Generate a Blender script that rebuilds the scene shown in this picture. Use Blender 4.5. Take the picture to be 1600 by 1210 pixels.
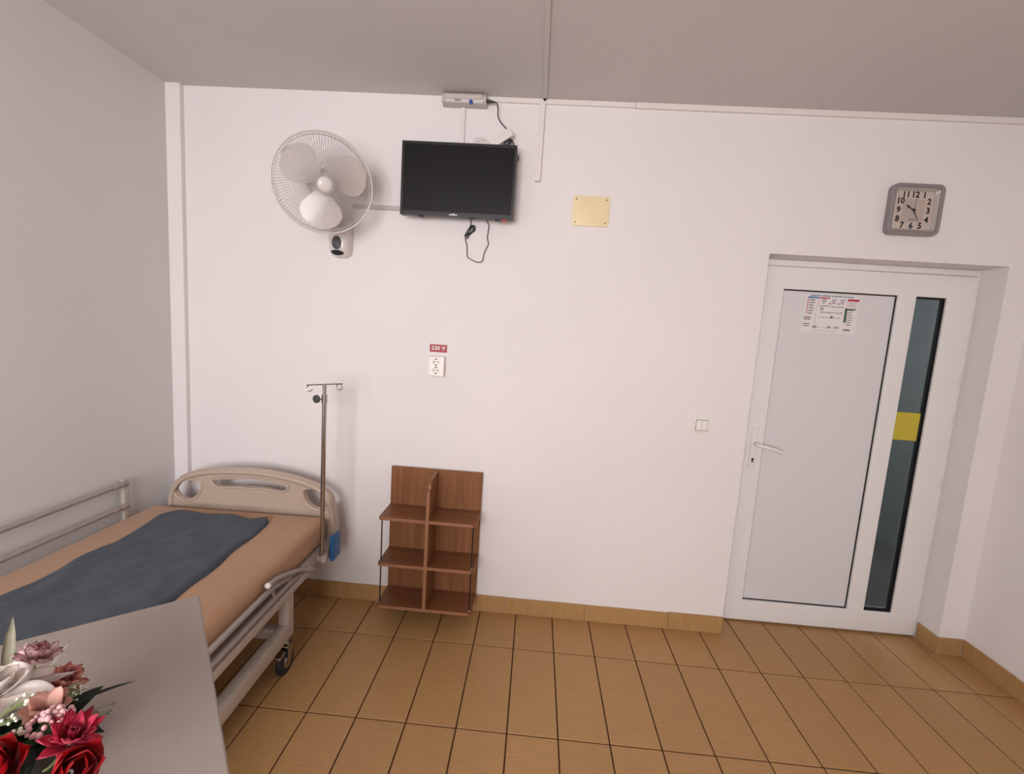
import bpy, bmesh, math, random
from mathutils import Vector, Matrix, Euler
random.seed(7)
for o in list(bpy.data.objects): bpy.data.objects.remove(o, do_unlink=True)
scene = bpy.context.scene
C = scene.collection
PI = math.pi

# ------------------------------------------------------------ camera
cam_d = bpy.data.cameras.new('camera')
cam = bpy.data.objects.new('camera', cam_d); C.objects.link(cam)
cam_d.sensor_fit = 'HORIZONTAL'; cam_d.sensor_width = 36.0
cam_d.lens = 710.8 / 1600 * 36.0
cam_d.clip_start = 0.05
pitch, yaw, roll = -0.12095, -0.0481, 0.06499
fw = Vector((math.sin(yaw)*math.cos(pitch), math.cos(yaw)*math.cos(pitch), math.sin(pitch)))
rt = Vector((math.cos(yaw), -math.sin(yaw), 0)); up = rt.cross(fw)
r2 = math.cos(roll)*rt + math.sin(roll)*up
u2 = -math.sin(roll)*rt + math.cos(roll)*up
M = Matrix((r2, u2, -fw)).transposed().to_4x4()
M.translation = Vector((1.0098, -2.3551, 1.5533))
cam.matrix_world = M
scene.camera = cam

# ------------------------------------------------------------ world, daylight, exposure
world = bpy.data.worlds.new('world'); scene.world = world; world.use_nodes = True
bg = world.node_tree.nodes['Background']
bg.inputs[0].default_value = (0.80, 0.88, 1.0, 1); bg.inputs[1].default_value = 0.35

def area(name, loc, rot, sx, sy, power, col):
    l = bpy.data.lights.new(name, 'AREA'); l.shape = 'RECTANGLE'; l.size = sx; l.size_y = sy
    l.energy = power; l.color = col
    o = bpy.data.objects.new(name, l); C.objects.link(o); o.location = loc; o.rotation_euler = rot
    return o
# daylight entering by the window of the rear wall (behind the camera)
area('window_daylight', (0.32, -4.42, 1.62), (math.radians(86), 0, 0), 1.5, 1.35, 123, (1.0, 0.967, 0.968))
# fill light added in the unseen corridor to brighten the door glass
area('corridor_fill', (2.9, 1.1, 2.55), (0, 0, 0), 0.5, 0.5, 100, (0.97, 1.0, 1.0))
scene.view_settings.view_transform = 'Standard'
scene.view_settings.look = 'None'
scene.view_settings.gamma = 1.0
scene.view_settings.use_curve_mapping = False
scene.view_settings.exposure = 0.0

# ------------------------------------------------------------ materials
def s2l(c):
    return tuple((x/12.92 if x <= 0.04045 else ((x+0.055)/1.055)**2.4) for x in c)
def rgb(r, g, b): return s2l((r/255, g/255, b/255))
def mat(name, col, rough=0.5, metal=0.0, var=0.0, scale=8.0, stretch=(1,1,1), bump=0.0, bscale=60.0,
        spec=0.5, coat=0.0, sheen=0.0, randobj=0.0, alpha=1.0, coords='Object', col2=None, trans=0.0):
    m = bpy.data.materials.new(name); m.use_nodes = True
    nt = m.node_tree; N = nt.nodes; L = nt.links
    p = N['Principled BSDF']
    p.inputs['Base Color'].default_value = (*col, 1)
    p.inputs['Roughness'].default_value = rough
    p.inputs['Metallic'].default_value = metal
    p.inputs['Specular IOR Level'].default_value = spec
    p.inputs['Coat Weight'].default_value = coat
    p.inputs['Sheen Weight'].default_value = sheen
    p.inputs['Alpha'].default_value = alpha
    p.inputs['Transmission Weight'].default_value = trans
    tc = N.new('ShaderNodeTexCoord'); mp = N.new('ShaderNodeMapping'); mp.inputs['Scale'].default_value = stretch
    L.new(tc.outputs[coords], mp.inputs['Vector'])
    last = None
    if var > 0 or col2:
        n = N.new('ShaderNodeTexNoise'); n.inputs['Scale'].default_value = scale; n.inputs['Detail'].default_value = 5
        L.new(mp.outputs[0], n.inputs['Vector'])
        if randobj:
            oi = N.new('ShaderNodeObjectInfo'); add = N.new('ShaderNodeVectorMath'); add.operation = 'ADD'
            sc = N.new('ShaderNodeVectorMath'); sc.operation = 'SCALE'; sc.inputs['Scale'].default_value = 37.0
            cb = N.new('ShaderNodeCombineXYZ')
            for i in range(3): L.new(oi.outputs['Random'], cb.inputs[i])
            L.new(cb.outputs[0], sc.inputs[0]); L.new(sc.outputs[0], add.inputs[1]); L.new(mp.outputs[0], add.inputs[0])
            L.new(add.outputs[0], n.inputs['Vector'])
        r = N.new('ShaderNodeValToRGB')
        a = tuple(max(0, x*(1-var)) for x in col); b = tuple(min(1, x*(1+var)) for x in col)
        if col2: a, b = col, col2
        r.color_ramp.elements[0].position = 0.32; r.color_ramp.elements[1].position = 0.68
        r.color_ramp.elements[0].color = (*a, 1); r.color_ramp.elements[1].color = (*b, 1)
        L.new(n.outputs['Fac'], r.inputs[0]); last = r.outputs[0]
    if randobj:
        oi = N.new('ShaderNodeObjectInfo'); mr = N.new('ShaderNodeMapRange')
        mr.inputs['To Min'].default_value = 1-randobj; mr.inputs['To Max'].default_value = 1+randobj
        L.new(oi.outputs['Random'], mr.inputs['Value'])
        h = N.new('ShaderNodeHueSaturation')
        if last: L.new(last, h.inputs['Color'])
        else: h.inputs['Color'].default_value = (*col, 1)
        L.new(mr.outputs[0], h.inputs['Value']); last = h.outputs[0]
    if last: L.new(last, p.inputs['Base Color'])
    if bump > 0:
        n2 = N.new('ShaderNodeTexNoise'); n2.inputs['Scale'].default_value = bscale; n2.inputs['Detail'].default_value = 4
        L.new(mp.outputs[0], n2.inputs['Vector'])
        b = N.new('ShaderNodeBump'); b.inputs['Strength'].default_value = bump; b.inputs['Distance'].default_value = 0.004
        L.new(n2.outputs['Fac'], b.inputs['Height']); L.new(b.outputs[0], p.inputs['Normal'])
    return m

W = {}
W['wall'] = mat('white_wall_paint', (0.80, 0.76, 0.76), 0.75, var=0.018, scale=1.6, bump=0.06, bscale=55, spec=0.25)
W['wallshade'] = mat('shaded_wall_paint', (0.685, 0.655, 0.65), 0.75, var=0.02, scale=1.6, bump=0.08, bscale=55, spec=0.25)  # wall paint with the left wall's dimmer light put into the colour
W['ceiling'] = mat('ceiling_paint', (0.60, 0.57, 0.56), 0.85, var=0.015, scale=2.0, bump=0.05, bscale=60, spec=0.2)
W['grout'] = mat('brown_grout', rgb(74, 40, 16), 0.9, var=0.2, scale=20)
W['tile'] = mat('ochre_floor_tile', rgb(175, 135, 88), 0.38, var=0.07, scale=26, stretch=(0.7, 7.0, 1), randobj=0.035, bump=0.03, bscale=30, spec=0.35)
W['skirt'] = mat('ochre_skirting_tile', rgb(172, 135, 88), 0.4, var=0.07, scale=14, stretch=(5, 5, 0.7), randobj=0.03)
W['pvc'] = mat('white_pvc', (0.79, 0.775, 0.77), 0.3, spec=0.4, var=0.006, scale=3)
W['pvcpanel'] = mat('white_door_panel', (0.70, 0.685, 0.70), 0.42, spec=0.3, var=0.006, scale=3)
W['trunk'] = mat('trunking_plastic', (0.78, 0.73, 0.70), 0.45, var=0.02, scale=6)
W['rubber'] = mat('black_rubber', (0.012, 0.012, 0.013), 0.6, var=0.1)
W['black'] = mat('black_plastic', (0.013, 0.013, 0.014), 0.35, var=0.1)
W['screen'] = mat('dark_screen', (0.010, 0.010, 0.0105), 0.28, spec=0.25, var=0.05)
W['silver'] = mat('silver_print', (0.55, 0.55, 0.56), 0.35, metal=0.6, var=0.04)
W['red'] = mat('red_plastic', rgb(190, 40, 45), 0.4, var=0.03)
W['chrome'] = mat('chrome_steel', (0.45, 0.43, 0.41), 0.16, metal=1.0, var=0.03)
W['dkgrey'] = mat('dark_grey_plastic', rgb(72, 70, 70), 0.45, var=0.04)
W['greyp'] = mat('grey_lamp_plastic', rgb(188, 180, 178), 0.4, var=0.02)
W['diff'] = mat('frosted_diffuser', rgb(205, 196, 194), 0.25, spec=0.5, var=0.01)
W['blue'] = mat('blue_plastic', rgb(32, 84, 160), 0.4, var=0.04)
W['cream'] = mat('cream_cover_plastic', rgb(238, 220, 178), 0.5, var=0.02, scale=12)
W['socket'] = mat('socket_plastic', (0.84, 0.80, 0.76), 0.35, var=0.01)
W['hole'] = mat('dark_hole', (0.02, 0.016, 0.013), 0.8, var=0.1)
W['signred'] = mat('red_sign_print', rgb(158, 22, 46), 0.45, var=0.02)
W['white'] = mat('white_print', (0.86, 0.84, 0.84), 0.5, var=0.01)
W['clock'] = mat('grey_clock_case', rgb(140, 132, 134), 0.35, metal=0.15, var=0.03, spec=0.5)
W['clockin'] = mat('silver_clock_bevel', rgb(178, 170, 166), 0.3, metal=0.2, var=0.02)
W['dial'] = mat('clock_dial', rgb(196, 182, 172), 0.5, var=0.015)
W['dial2'] = mat('clock_dial_centre', rgb(180, 165, 156), 0.5, var=0.015)
W['ink'] = mat('black_ink', (0.015, 0.012, 0.012), 0.5, var=0.05)
W['wood'] = mat('brown_laminate', rgb(122, 78, 47), 0.42, col2=rgb(140, 94, 60), scale=5, stretch=(9, 9, 0.7), spec=0.35)
W['woodh'] = mat('brown_laminate_shelf', rgb(116, 70, 41), 0.40, col2=rgb(130, 83, 52), scale=5, stretch=(0.8, 9, 9), spec=0.4)
W['edge'] = mat('laminate_edging', rgb(150, 104, 76), 0.45, var=0.05, scale=20)
W['bedplastic'] = mat('beige_bed_plastic', rgb(186, 168, 153), 0.38, var=0.015, spec=0.45)
W['bedmetal'] = mat('cream_painted_steel', rgb(188, 178, 168), 0.35, var=0.03, scale=20, spec=0.5)
W['railmetal'] = mat('grey_painted_steel', rgb(162, 152, 148), 0.32, var=0.05, scale=30, metal=0.1)
W['sheet'] = mat('tan_bed_sheet', rgb(184, 144, 112), 0.85, var=0.035, scale=7, bump=0.25, bscale=260, sheen=0.2, spec=0.2)
W['blanket'] = mat('slate_fleece', rgb(74, 81, 90), 0.95, var=0.10, scale=9, bump=0.35, bscale=320, sheen=0.12, spec=0.1)
W['table'] = mat('grey_laminate_top', rgb(162, 150, 142), 0.5, var=0.02, scale=120, bump=0.02, bscale=300)
W['bluecap'] = mat('blue_bed_plastic', rgb(18, 96, 158), 0.4, var=0.04)
W['fanplastic'] = mat('white_fan_plastic', rgb(216, 210, 206), 0.22, var=0.01, spec=0.5)
W['wire'] = mat('fan_wire', rgb(190, 182, 182), 0.35, metal=0.2, var=0.02)
W['yellow'] = mat('yellow_sticker', rgb(190, 174, 52), 0.5, var=0.02)
W['paper'] = mat('poster_paper', (0.78, 0.75, 0.76), 0.45, var=0.01)
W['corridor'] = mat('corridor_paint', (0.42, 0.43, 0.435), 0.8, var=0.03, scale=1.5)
# fan blade: semi-transparent plastic
def blend(name, col, rough, fac, tint=(1, 1, 1)):
    m = mat(name, col, rough, var=0.01)
    nt = m.node_tree; p = nt.nodes['Principled BSDF']; out = nt.nodes['Material Output']
    t = nt.nodes.new('ShaderNodeBsdfTransparent'); t.inputs[0].default_value = (*tint, 1)
    x = nt.nodes.new('ShaderNodeMixShader'); x.inputs[0].default_value = fac
    nt.links.new(p.outputs[0], x.inputs[1]); nt.links.new(t.outputs[0], x.inputs[2]); nt.links.new(x.outputs[0], out.inputs[0])
    return m
W['blade'] = blend('translucent_fan_blade', rgb(222, 214, 210), 0.16, 0.14)
W['organza'] = blend('cream_organza', rgb(246, 234, 226), 0.6, 0.22)
W['glass'] = blend('tinted_door_glass', (0.03, 0.035, 0.036), 0.08, 0.80, (0.68, 0.70, 0.70))

# ------------------------------------------------------------ helpers
def tag(o, label=None, cat=None, group=None, kind=None):
    if label: o['label'] = label
    if cat: o['category'] = cat
    if group: o['group'] = group
    if kind: o['kind'] = kind
    return o
def empty(name, loc, label=None, cat=None, group=None, kind=None):
    o = bpy.data.objects.new(name, None); C.objects.link(o); o.location = loc; o.empty_display_size = 0.05
    bpy.context.view_layer.update()
    return tag(o, label, cat, group, kind)
def obj(name, bm, m, parent=None, label=None, cat=None, group=None, kind=None, smooth=False, origin=None):
    """bm is in world coordinates; stored relative to the parent (thing) or to its own base"""
    me = bpy.data.meshes.new(name)
    bmesh.ops.recalc_face_normals(bm, faces=bm.faces)
    if origin is None:
        vs = [v.co for v in bm.verts]
        lo = Vector((min(v.x for v in vs), min(v.y for v in vs), min(v.z for v in vs)))
        hi = Vector((max(v.x for v in vs), max(v.y for v in vs), max(v.z for v in vs)))
        origin = Vector(((lo.x+hi.x)/2, (lo.y+hi.y)/2, lo.z))
    origin = Vector(origin)
    bmesh.ops.translate(bm, verts=bm.verts, vec=-origin)
    bm.to_mesh(me); bm.free()
    if smooth:
        for p in me.polygons: p.use_smooth = True
        if smooth != 'all':
            me.set_sharp_from_angle(angle=math.radians(40))
    me.materials.append(W[m] if isinstance(m, str) else m)
    o = bpy.data.objects.new(name, me); C.objects.link(o)
    if parent:
        o.parent = parent
        # all parents are unrotated while building
        pw = Vector((0, 0, 0)); q = parent
        while q: pw += q.location; q = q.parent
        o.location = origin - pw
    else: o.location = origin
    return tag(o, label, cat, group, kind)
def B(): return bmesh.new()
def box(bm, x0, x1, y0, y1, z0, z1, bev=0.0, seg=2):
    r = bmesh.ops.create_cube(bm, size=1.0)
    vs = r['verts']
    for v in vs:
        v.co.x = x0 if v.co.x < 0 else x1; v.co.y = y0 if v.co.y < 0 else y1; v.co.z = z0 if v.co.z < 0 else z1
    if bev > 0:
        es = set(e for v in vs for e in v.link_edges)
        bmesh.ops.bevel(bm, geom=list(es), offset=bev, segments=seg, profile=0.5, affect='EDGES')
    return bm
def bx(*a, **k): return box(B(), *a, **k)
def tube(bm, pts, r, n=10, cap=True, radii=None):
    pts = [Vector(p) for p in pts]; rings = []
    t0 = (pts[1]-pts[0]).normalized()
    ref = Vector((0, 0, 1)) if abs(t0.z) < 0.9 else Vector((1, 0, 0))
    a = t0.cross(ref).normalized()
    for i, p in enumerate(pts):
        if i == 0: t = pts[1]-pts[0]
        elif i == len(pts)-1: t = pts[-1]-pts[-2]
        else: t = (pts[i+1]-pts[i]).normalized()+(pts[i]-pts[i-1]).normalized()
        t.normalize()
        a = (a - t*a.dot(t)).normalized(); b = t.cross(a)
        rr = radii[i] if radii else r
        rings.append([bm.verts.new(p + a*rr*math.cos(2*PI*k/n) + b*rr*math.sin(2*PI*k/n)) for k in range(n)])
    for i in range(len(rings)-1):
        for k in range(n):
            bm.faces.new((rings[i][k], rings[i][(k+1) % n], rings[i+1][(k+1) % n], rings[i+1][k]))
    if cap:
        bm.faces.new(rings[0][::-1]); bm.faces.new(rings[-1])
    return bm
def smoothpts(pts, n=6):
    pts = [Vector(p) for p in pts]; out = []
    P = [2*pts[0]-pts[1]] + pts + [2*pts[-1]-pts[-2]]
    for i in range(1, len(P)-2):
        p0, p1, p2, p3 = P[i-1:i+3]
        for k in range(n):
            t = k/n
            out.append(0.5*((2*p1)+(-p0+p2)*t+(2*p0-5*p1+4*p2-p3)*t*t+(-p0+3*p1-3*p2+p3)*t**3))
    out.append(pts[-1]); return out
def lathe(bm, prof, n=32, mtx=None):
    """prof: (r, z) about local Z; capped where r ~ 0"""
    rings = []
    for r, z in prof:
        if r < 1e-6: rings.append([bm.verts.new((0, 0, z))])
        else: rings.append([bm.verts.new((r*math.cos(2*PI*k/n), r*math.sin(2*PI*k/n), z)) for k in range(n)])
    fs = []
    for i in range(len(rings)-1):
        A, D = rings[i], rings[i+1]
        for k in range(n):
            k2 = (k+1) % n
            if len(A) == 1 and len(D) == 1: continue
            if len(A) == 1: bm.faces.new((A[0], D[k], D[k2]))
            elif len(D) == 1: bm.faces.new((A[k], A[k2], D[0]))
            else: bm.faces.new((A[k], A[k2], D[k2], D[k]))
    if mtx is not None:
        bmesh.ops.transform(bm, matrix=mtx, verts=[v for R in rings for v in R])
    return bm
def prism(bm, poly, axis, a0, a1, bev=0.0):
    """poly of 2-D points; axis 'x': (y,z), 'y': (x,z), 'z': (x,y)"""
    def mk(p, a):
        return {'x': (a, p[0], p[1]), 'y': (p[0], a, p[1]), 'z': (p[0], p[1], a)}[axis]
    A = [bm.verts.new(mk(p, a0)) for p in poly]; D = [bm.verts.new(mk(p, a1)) for p in poly]
    n = len(poly); fs = [bm.faces.new(A), bm.faces.new(D[::-1])]
    for i in range(n): bm.faces.new((A[i], D[i], D[(i+1) % n], A[(i+1) % n]))
    if bev:
        bmesh.ops.recalc_face_normals(bm, faces=bm.faces)
        es = [e for f in fs for e in f.edges]
        bmesh.ops.bevel(bm, geom=es, offset=bev, segments=2, profile=0.5, affect='EDGES')
    return bm
def rrect(x0, x1, z0, z1, r, n=5):
    out = []
    for cx, cz, a in ((x1-r, z1-r, 0), (x0+r, z1-r, 90), (x0+r, z0+r, 180), (x1-r, z0+r, 270)):
        for k in range(n+1):
            t = math.radians(a+90*k/n); out.append((cx+r*math.cos(t), cz+r*math.sin(t)))
    return out
def text_bm(s, size, x, z, y, ext=0.0006, bold=0.0, align='CENTER', sx=1.0, sp=1.0):
    """lettering that faces -Y, centred on (x, z) with its front at y"""
    cu = bpy.data.curves.new('t', 'FONT'); cu.body = s; cu.size = size; cu.align_x = align; cu.align_y = 'CENTER'
    cu.extrude = ext; cu.offset = bold; cu.resolution_u = 3; cu.space_character = sp
    o = bpy.data.objects.new('t', cu); C.objects.link(o)
    dg = bpy.context.evaluated_depsgraph_get()
    me = bpy.data.meshes.new_from_object(o.evaluated_get(dg))
    bm = B(); bm.from_mesh(me)
    bpy.data.objects.remove(o); bpy.data.curves.remove(cu); bpy.data.meshes.remove(me)
    for v in bm.verts: v.co = Vector((x+v.co.x*sx, y-v.co.z, z+v.co.y))
    return bm
def curve_plate(loops, y0, y1, bev=0.006):
    """closed outline with holes (x, z) -> rounded plate between y0 and y1"""
    cu = bpy.data.curves.new('t', 'CURVE'); cu.dimensions = '2D'; cu.fill_mode = 'BOTH'
    for lp in loops:
        sp = cu.splines.new('POLY'); sp.points.add(len(lp)-1); sp.use_cyclic_u = True
        for p, q in zip(sp.points, lp): p.co = (q[0], q[1], 0, 1)
    t = abs(y1-y0)/2; cu.extrude = t-bev; cu.bevel_depth = bev; cu.bevel_resolution = 3; cu.offset = -bev
    o = bpy.data.objects.new('t', cu); C.objects.link(o)
    dg = bpy.context.evaluated_depsgraph_get()
    me = bpy.data.meshes.new_from_object(o.evaluated_get(dg)); bm = B(); bm.from_mesh(me)
    bpy.data.objects.remove(o); bpy.data.curves.remove(cu); bpy.data.meshes.remove(me)
    bmesh.ops.remove_doubles(bm, verts=bm.verts, dist=1e-5)
    for v in bm.verts: v.co = Vector((v.co.x, (y0+y1)/2 - v.co.z, v.co.y))
    return bm
def loop_smooth(pts, n=5):
    P = [Vector((p[0], p[1], 0)) for p in pts]; N = len(P); out = []
    for i in range(N):
        p0, p1, p2, p3 = P[i-1], P[i], P[(i+1) % N], P[(i+2) % N]
        for k in range(n):
            t = k/n; q = 0.5*((2*p1)+(-p0+p2)*t+(2*p0-5*p1+4*p2-p3)*t*t+(-p0+3*p1-3*p2+p3)*t**3)
            out.append((q.x, q.y))
    return out
def copy_tree(o, parent=None):
    c = o.copy(); C.objects.link(c); c.parent = parent
    for ch in list(o.children): copy_tree(ch, c)
    return c

# ------------------------------------------------------------ the room
XL, XR, YB, YR, H = -0.935, 3.37, 0.006, -4.3, 2.678
DX0, DX1, DZ, DY = 2.117, 3.24, 2.015, 0.14          # door opening and depth of its reveal
T = 0.24
def S(name, bm, m, **k): return obj(name, bm, m, kind='structure', **k)
wb = B()
box(wb, XL-0.1, DX0, YB, YB+T, -0.1, H); box(wb, DX1, XR+0.1, YB, YB+T, -0.1, H); box(wb, DX0, DX1, YB, YB+T, DZ, H)
S('wall_back', wb, 'wall')
S('wall_left', bx(XL-0.1, XL, YR-0.1, YB, -0.1, H), 'wallshade')
S('wall_right', bx(XR, XR+0.1, YR-0.1, YB, -0.1, H), 'wall')
wr = B()   # rear wall with its window opening
WZ0, WZ1 = 0.92, 2.32
wins = [(-0.46, 1.10)]
xs = [XL, wins[0][0], wins[0][1], XR]
for a, b in ((0, 1), (2, 3)): box(wr, xs[a], xs[b], YR-0.1, YR, -0.1, H)
for a, b in wins:
    box(wr, a, b, YR-0.1, YR, -0.1, WZ0); box(wr, a, b, YR-0.1, YR, WZ1, H)
S('wall_rear', wr, 'wall')
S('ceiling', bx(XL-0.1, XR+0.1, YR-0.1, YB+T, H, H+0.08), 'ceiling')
for i, (a, b) in enumerate(wins):
    w = empty('window_%d' % (i+1), ((a+b)/2, YR-0.05, WZ0), kind='structure')
    f = B()
    box(f, a, a+0.05, YR-0.08, YR-0.03, WZ0, WZ1); box(f, b-0.05, b, YR-0.08, YR-0.03, WZ0, WZ1)
    box(f, a+0.05, b-0.05, YR-0.08, YR-0.03, WZ0, WZ0+0.05); box(f, a+0.05, b-0.05, YR-0.08, YR-0.03, WZ1-0.05, WZ1)
    obj('window_frame', f, 'pvc', w)
    obj('mullion', bx((a+b)/2-0.03, (a+b)/2+0.03, YR-0.08, YR-0.03, WZ0+0.05, WZ1-0.05), 'pvc', w)
    obj('window_sill', bx(a-0.04, b+0.04, YR+0.002, YR+0.16, WZ0-0.03, WZ0), 'pvc', w)

# floor: grout bed and tiles 20 x 48 cm laid lengthwise towards the back wall
floor = S('floor', bx(XL-0.1, XR+0.1, YR-0.1, YB+T+0.02, -0.1, -0.0035), 'grout')
TW, TL, G, YA = 0.2, 0.48196, 0.0029, -0.2744
tile_cache = {}
def tile(x0, x1, y0, y1):
    key = (round(x1-x0, 4), round(y1-y0, 4))
    if key not in tile_cache:
        b = bx(-(x1-x0)/2, (x1-x0)/2, -(y1-y0)/2, (y1-y0)/2, -0.008, 0.0, bev=0.0012, seg=1)
        me = bpy.data.meshes.new('tile'); b.to_mesh(me); b.free(); me.materials.append(W['tile']); tile_cache[key] = me
    o = bpy.data.objects.new('tile', tile_cache[key]); C.objects.link(o); o.parent = floor
    o.location = Vector(((x0+x1)/2, (y0+y1)/2, random.uniform(-0.0003, 0.0003))) - floor.location
for i in range(-5, 17):
    x0, x1 = max(i*TW, XL)+G, min((i+1)*TW, XR)-G
    for j in range(-1, 9):
        y1, y0 = YA-j*TL, YA-(j+1)*TL
        if y0 < YR: y0 = YR
        top = y1
        if j == -1:
            if x0 >= DX0-0.12 and x1 <= DX1+0.02: top = YA+TL
            else: top = YB
        if top-y0 > 0.02: tile(x0, x1, y0+G, top-G)
tile(16*TW+G, DX1, YB-0.0005, YA+TL-G)

# skirting tiles
SK = 0.095
def skirting(name, runs):
    root = empty(name, runs[0][0], kind='structure')
    for (a, b, n) in runs:                      # a, b ends on the wall, n = direction out of the wall
        a = Vector(a); b = Vector(b); n = Vector(n); d = (b-a).normalized()
        p, q = a + d*0.0009, b - d*0.0009
        lo = Vector((min(p.x, q.x, p.x+n.x, q.x+n.x), min(p.y, q.y, p.y+n.y, q.y+n.y), 0))
        hi = Vector((max(p.x, q.x, p.x+n.x, q.x+n.x), max(p.y, q.y, p.y+n.y, q.y+n.y), SK+random.uniform(-0.002, 0.002)))
        obj('tile', bx(lo.x, hi.x, lo.y, hi.y, 0.0006, hi.z, bev=0.0012, seg=1), 'skirt', root)
th = 0.008
joints = [XL+th, -0.846, -0.401, 0.044, 0.489, 0.934, 1.375, 1.825, 2.119]
skirting('baseboard_back', [((joints[i], YB, 0), (joints[i+1], YB, 0), (0, -th, 0)) for i in range(8)]
         + [((DX1-th-0.0012, YB, 0), (XR-th+0.001, YB, 0), (0, -th, 0)), ((DX1, YB, 0), (DX1, DY-0.01, 0), (-th, 0, 0))])
ys = [YB-th]+[-0.26-0.445*i for i in range(9)]+[YR]
skirting('baseboard_right', [((XR, ys[i], 0), (XR, ys[i+1], 0), (-th, 0, 0)) for i in range(len(ys)-1)])
skirting('baseboard_left', [((XL, ys[i]-0.02, 0), (XL, max(ys[i+1]-0.02, YR), 0), (th, 0, 0)) for i in range(len(ys)-1)])
# boxed-in pipe in the corner of the back wall
S('trim_1', bx(XL, -0.858, -0.022, YB-0.0005, SK+0.004, H, bev=0.002), 'wall')

# corridor beyond the door
cb = B()
box(cb, 1.6, 4.2, 1.9, 2.0, -0.1, 2.7); box(cb, 1.5, 1.6, YB+T+0.02, 2.0, -0.1, 2.7); box(cb, 4.2, 4.3, YB+T+0.02, 2.0, -0.1, 2.7)
box(cb, 1.5, 4.3, YB+T+0.02, 2.0, 2.7, 2.8); 
S('wall_corridor', cb, 'corridor')
S('floor_corridor', bx(1.5, 4.3, YB+T+0.021, 2.0, -0.2, -0.1), 'clock')

# ------------------------------------------------------------ door
door = empty('door_1', ((DX0+DX1)/2, DY, 0), 'white plastic door with a narrow dark glass strip and lever handle', None, None, 'structure')
f = B()
for a in ((DX0+0.001, DX0+0.066, 0.004, DZ-0.001), (DX1-0.014, DX1-0.001, 0.02, DZ-0.001)):
    box(f, a[0], a[1], DY, DY+0.07, a[2], a[3], bev=0.002)
box(f, DX0+0.066, DX1-0.014, DY, DY+0.07, 1.983, DZ-0.001, bev=0.002)
obj('door_frame', f, 'pvc', door, smooth=True)
LX0, LX1, LZ0, LZ1 = 2.145, 3.222, 0.012, 1.980      # leaf
PX0, PX1, GX0, GX1, OZ0, OZ1 = 2.272, 2.848, 2.936, 3.088, 0.131, 1.866
ly0, ly1 = DY-0.010, DY+0.055
# the leaf: one plate with two rectangular openings
def rect(x0, x1, z0, z1): return [(x0, z0), (x1, z0), (x1, z1), (x0, z1)]
obj('door_leaf', curve_plate([rect(LX0, LX1, LZ0, LZ1), rect(PX0, PX1, OZ0, OZ1), rect(GX0, GX1, OZ0, OZ1)], ly0, ly1, 0.004), 'pvc', door, smooth=True)
def bead(x0, x1, z0, z1, w, y0, y1):
    bm = B()
    box(bm, x0, x0+w, y0, y1, z0, z1); box(bm, x1-w, x1, y0, y1, z0, z1)
    box(bm, x0+w, x1-w, y0, y1, z0, z0+w); box(bm, x0+w, x1-w, y0, y1, z1-w, z1); return bm
obj('panel', bx(PX0+0.002, PX1-0.002, DY+0.008, DY+0.03, OZ0+0.002, OZ1-0.002), 'pvcpanel', door)
obj('gasket', bead(PX0+0.0005, PX1-0.0005, OZ0+0.0005, OZ1-0.0005, 0.0055, DY+0.0035, DY+0.0105), 'rubber', door)
obj('glass_pane', bx(GX0+0.002, GX1-0.002, DY+0.006, DY+0.010, OZ0+0.002, OZ1-0.002), 'glass', door, 'dark tinted glass strip')
obj('glass_pane', bx(GX0+0.002, GX1-0.002, DY+0.028, DY+0.032, OZ0+0.002, OZ1-0.002), 'glass', door, 'dark tinted glass strip')
obj('gasket', bead(GX0+0.0005, GX1-0.0005, OZ0+0.0005, OZ1-0.0005, 0.007, DY+0.0105, DY+0.0275), 'rubber', door)
obj('glass_gasket', bead(GX0+0.0005, GX1-0.0005, OZ0+0.0005, OZ1-0.0005, 0.004, DY+0.002, DY+0.0055), 'rubber', door)
esc = obj('escutcheon', bx(2.204, 2.238, ly0-0.009, ly0+0.001, 0.893, 1.125, bev=0.004), 'pvc', door, smooth=True)
kb = prism(B(), [(2.2205+0.007*math.cos(t), 0.951+0.007*math.sin(t)) for t in [math.radians(a) for a in range(-60, 241, 25)]]
           + [(2.2165, 0.932), (2.2245, 0.932)], 'y', ly0-0.0098, ly0-0.0085)
obj('keyhole', kb, 'hole', esc)
hb = tube(B(), smoothpts([(2.221, ly0-0.008, 1.038), (2.221, ly0-0.035, 1.038), (2.232, ly0-0.052, 1.036), (2.265, ly0-0.056, 1.031), (2.32, ly0-0.054, 1.018), (2.352, ly0-0.053, 1.008)], 6), 0.0095, 12)
obj('door_handle', hb, 'pvc', door, smooth=True)
for z in (1.22, 0.86, 1.42):
    obj('hinge_mark', bx(3.2225, 3.2255, DY-0.0045, DY+0.001, z, z+0.05), 'dkgrey', door)

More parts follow.
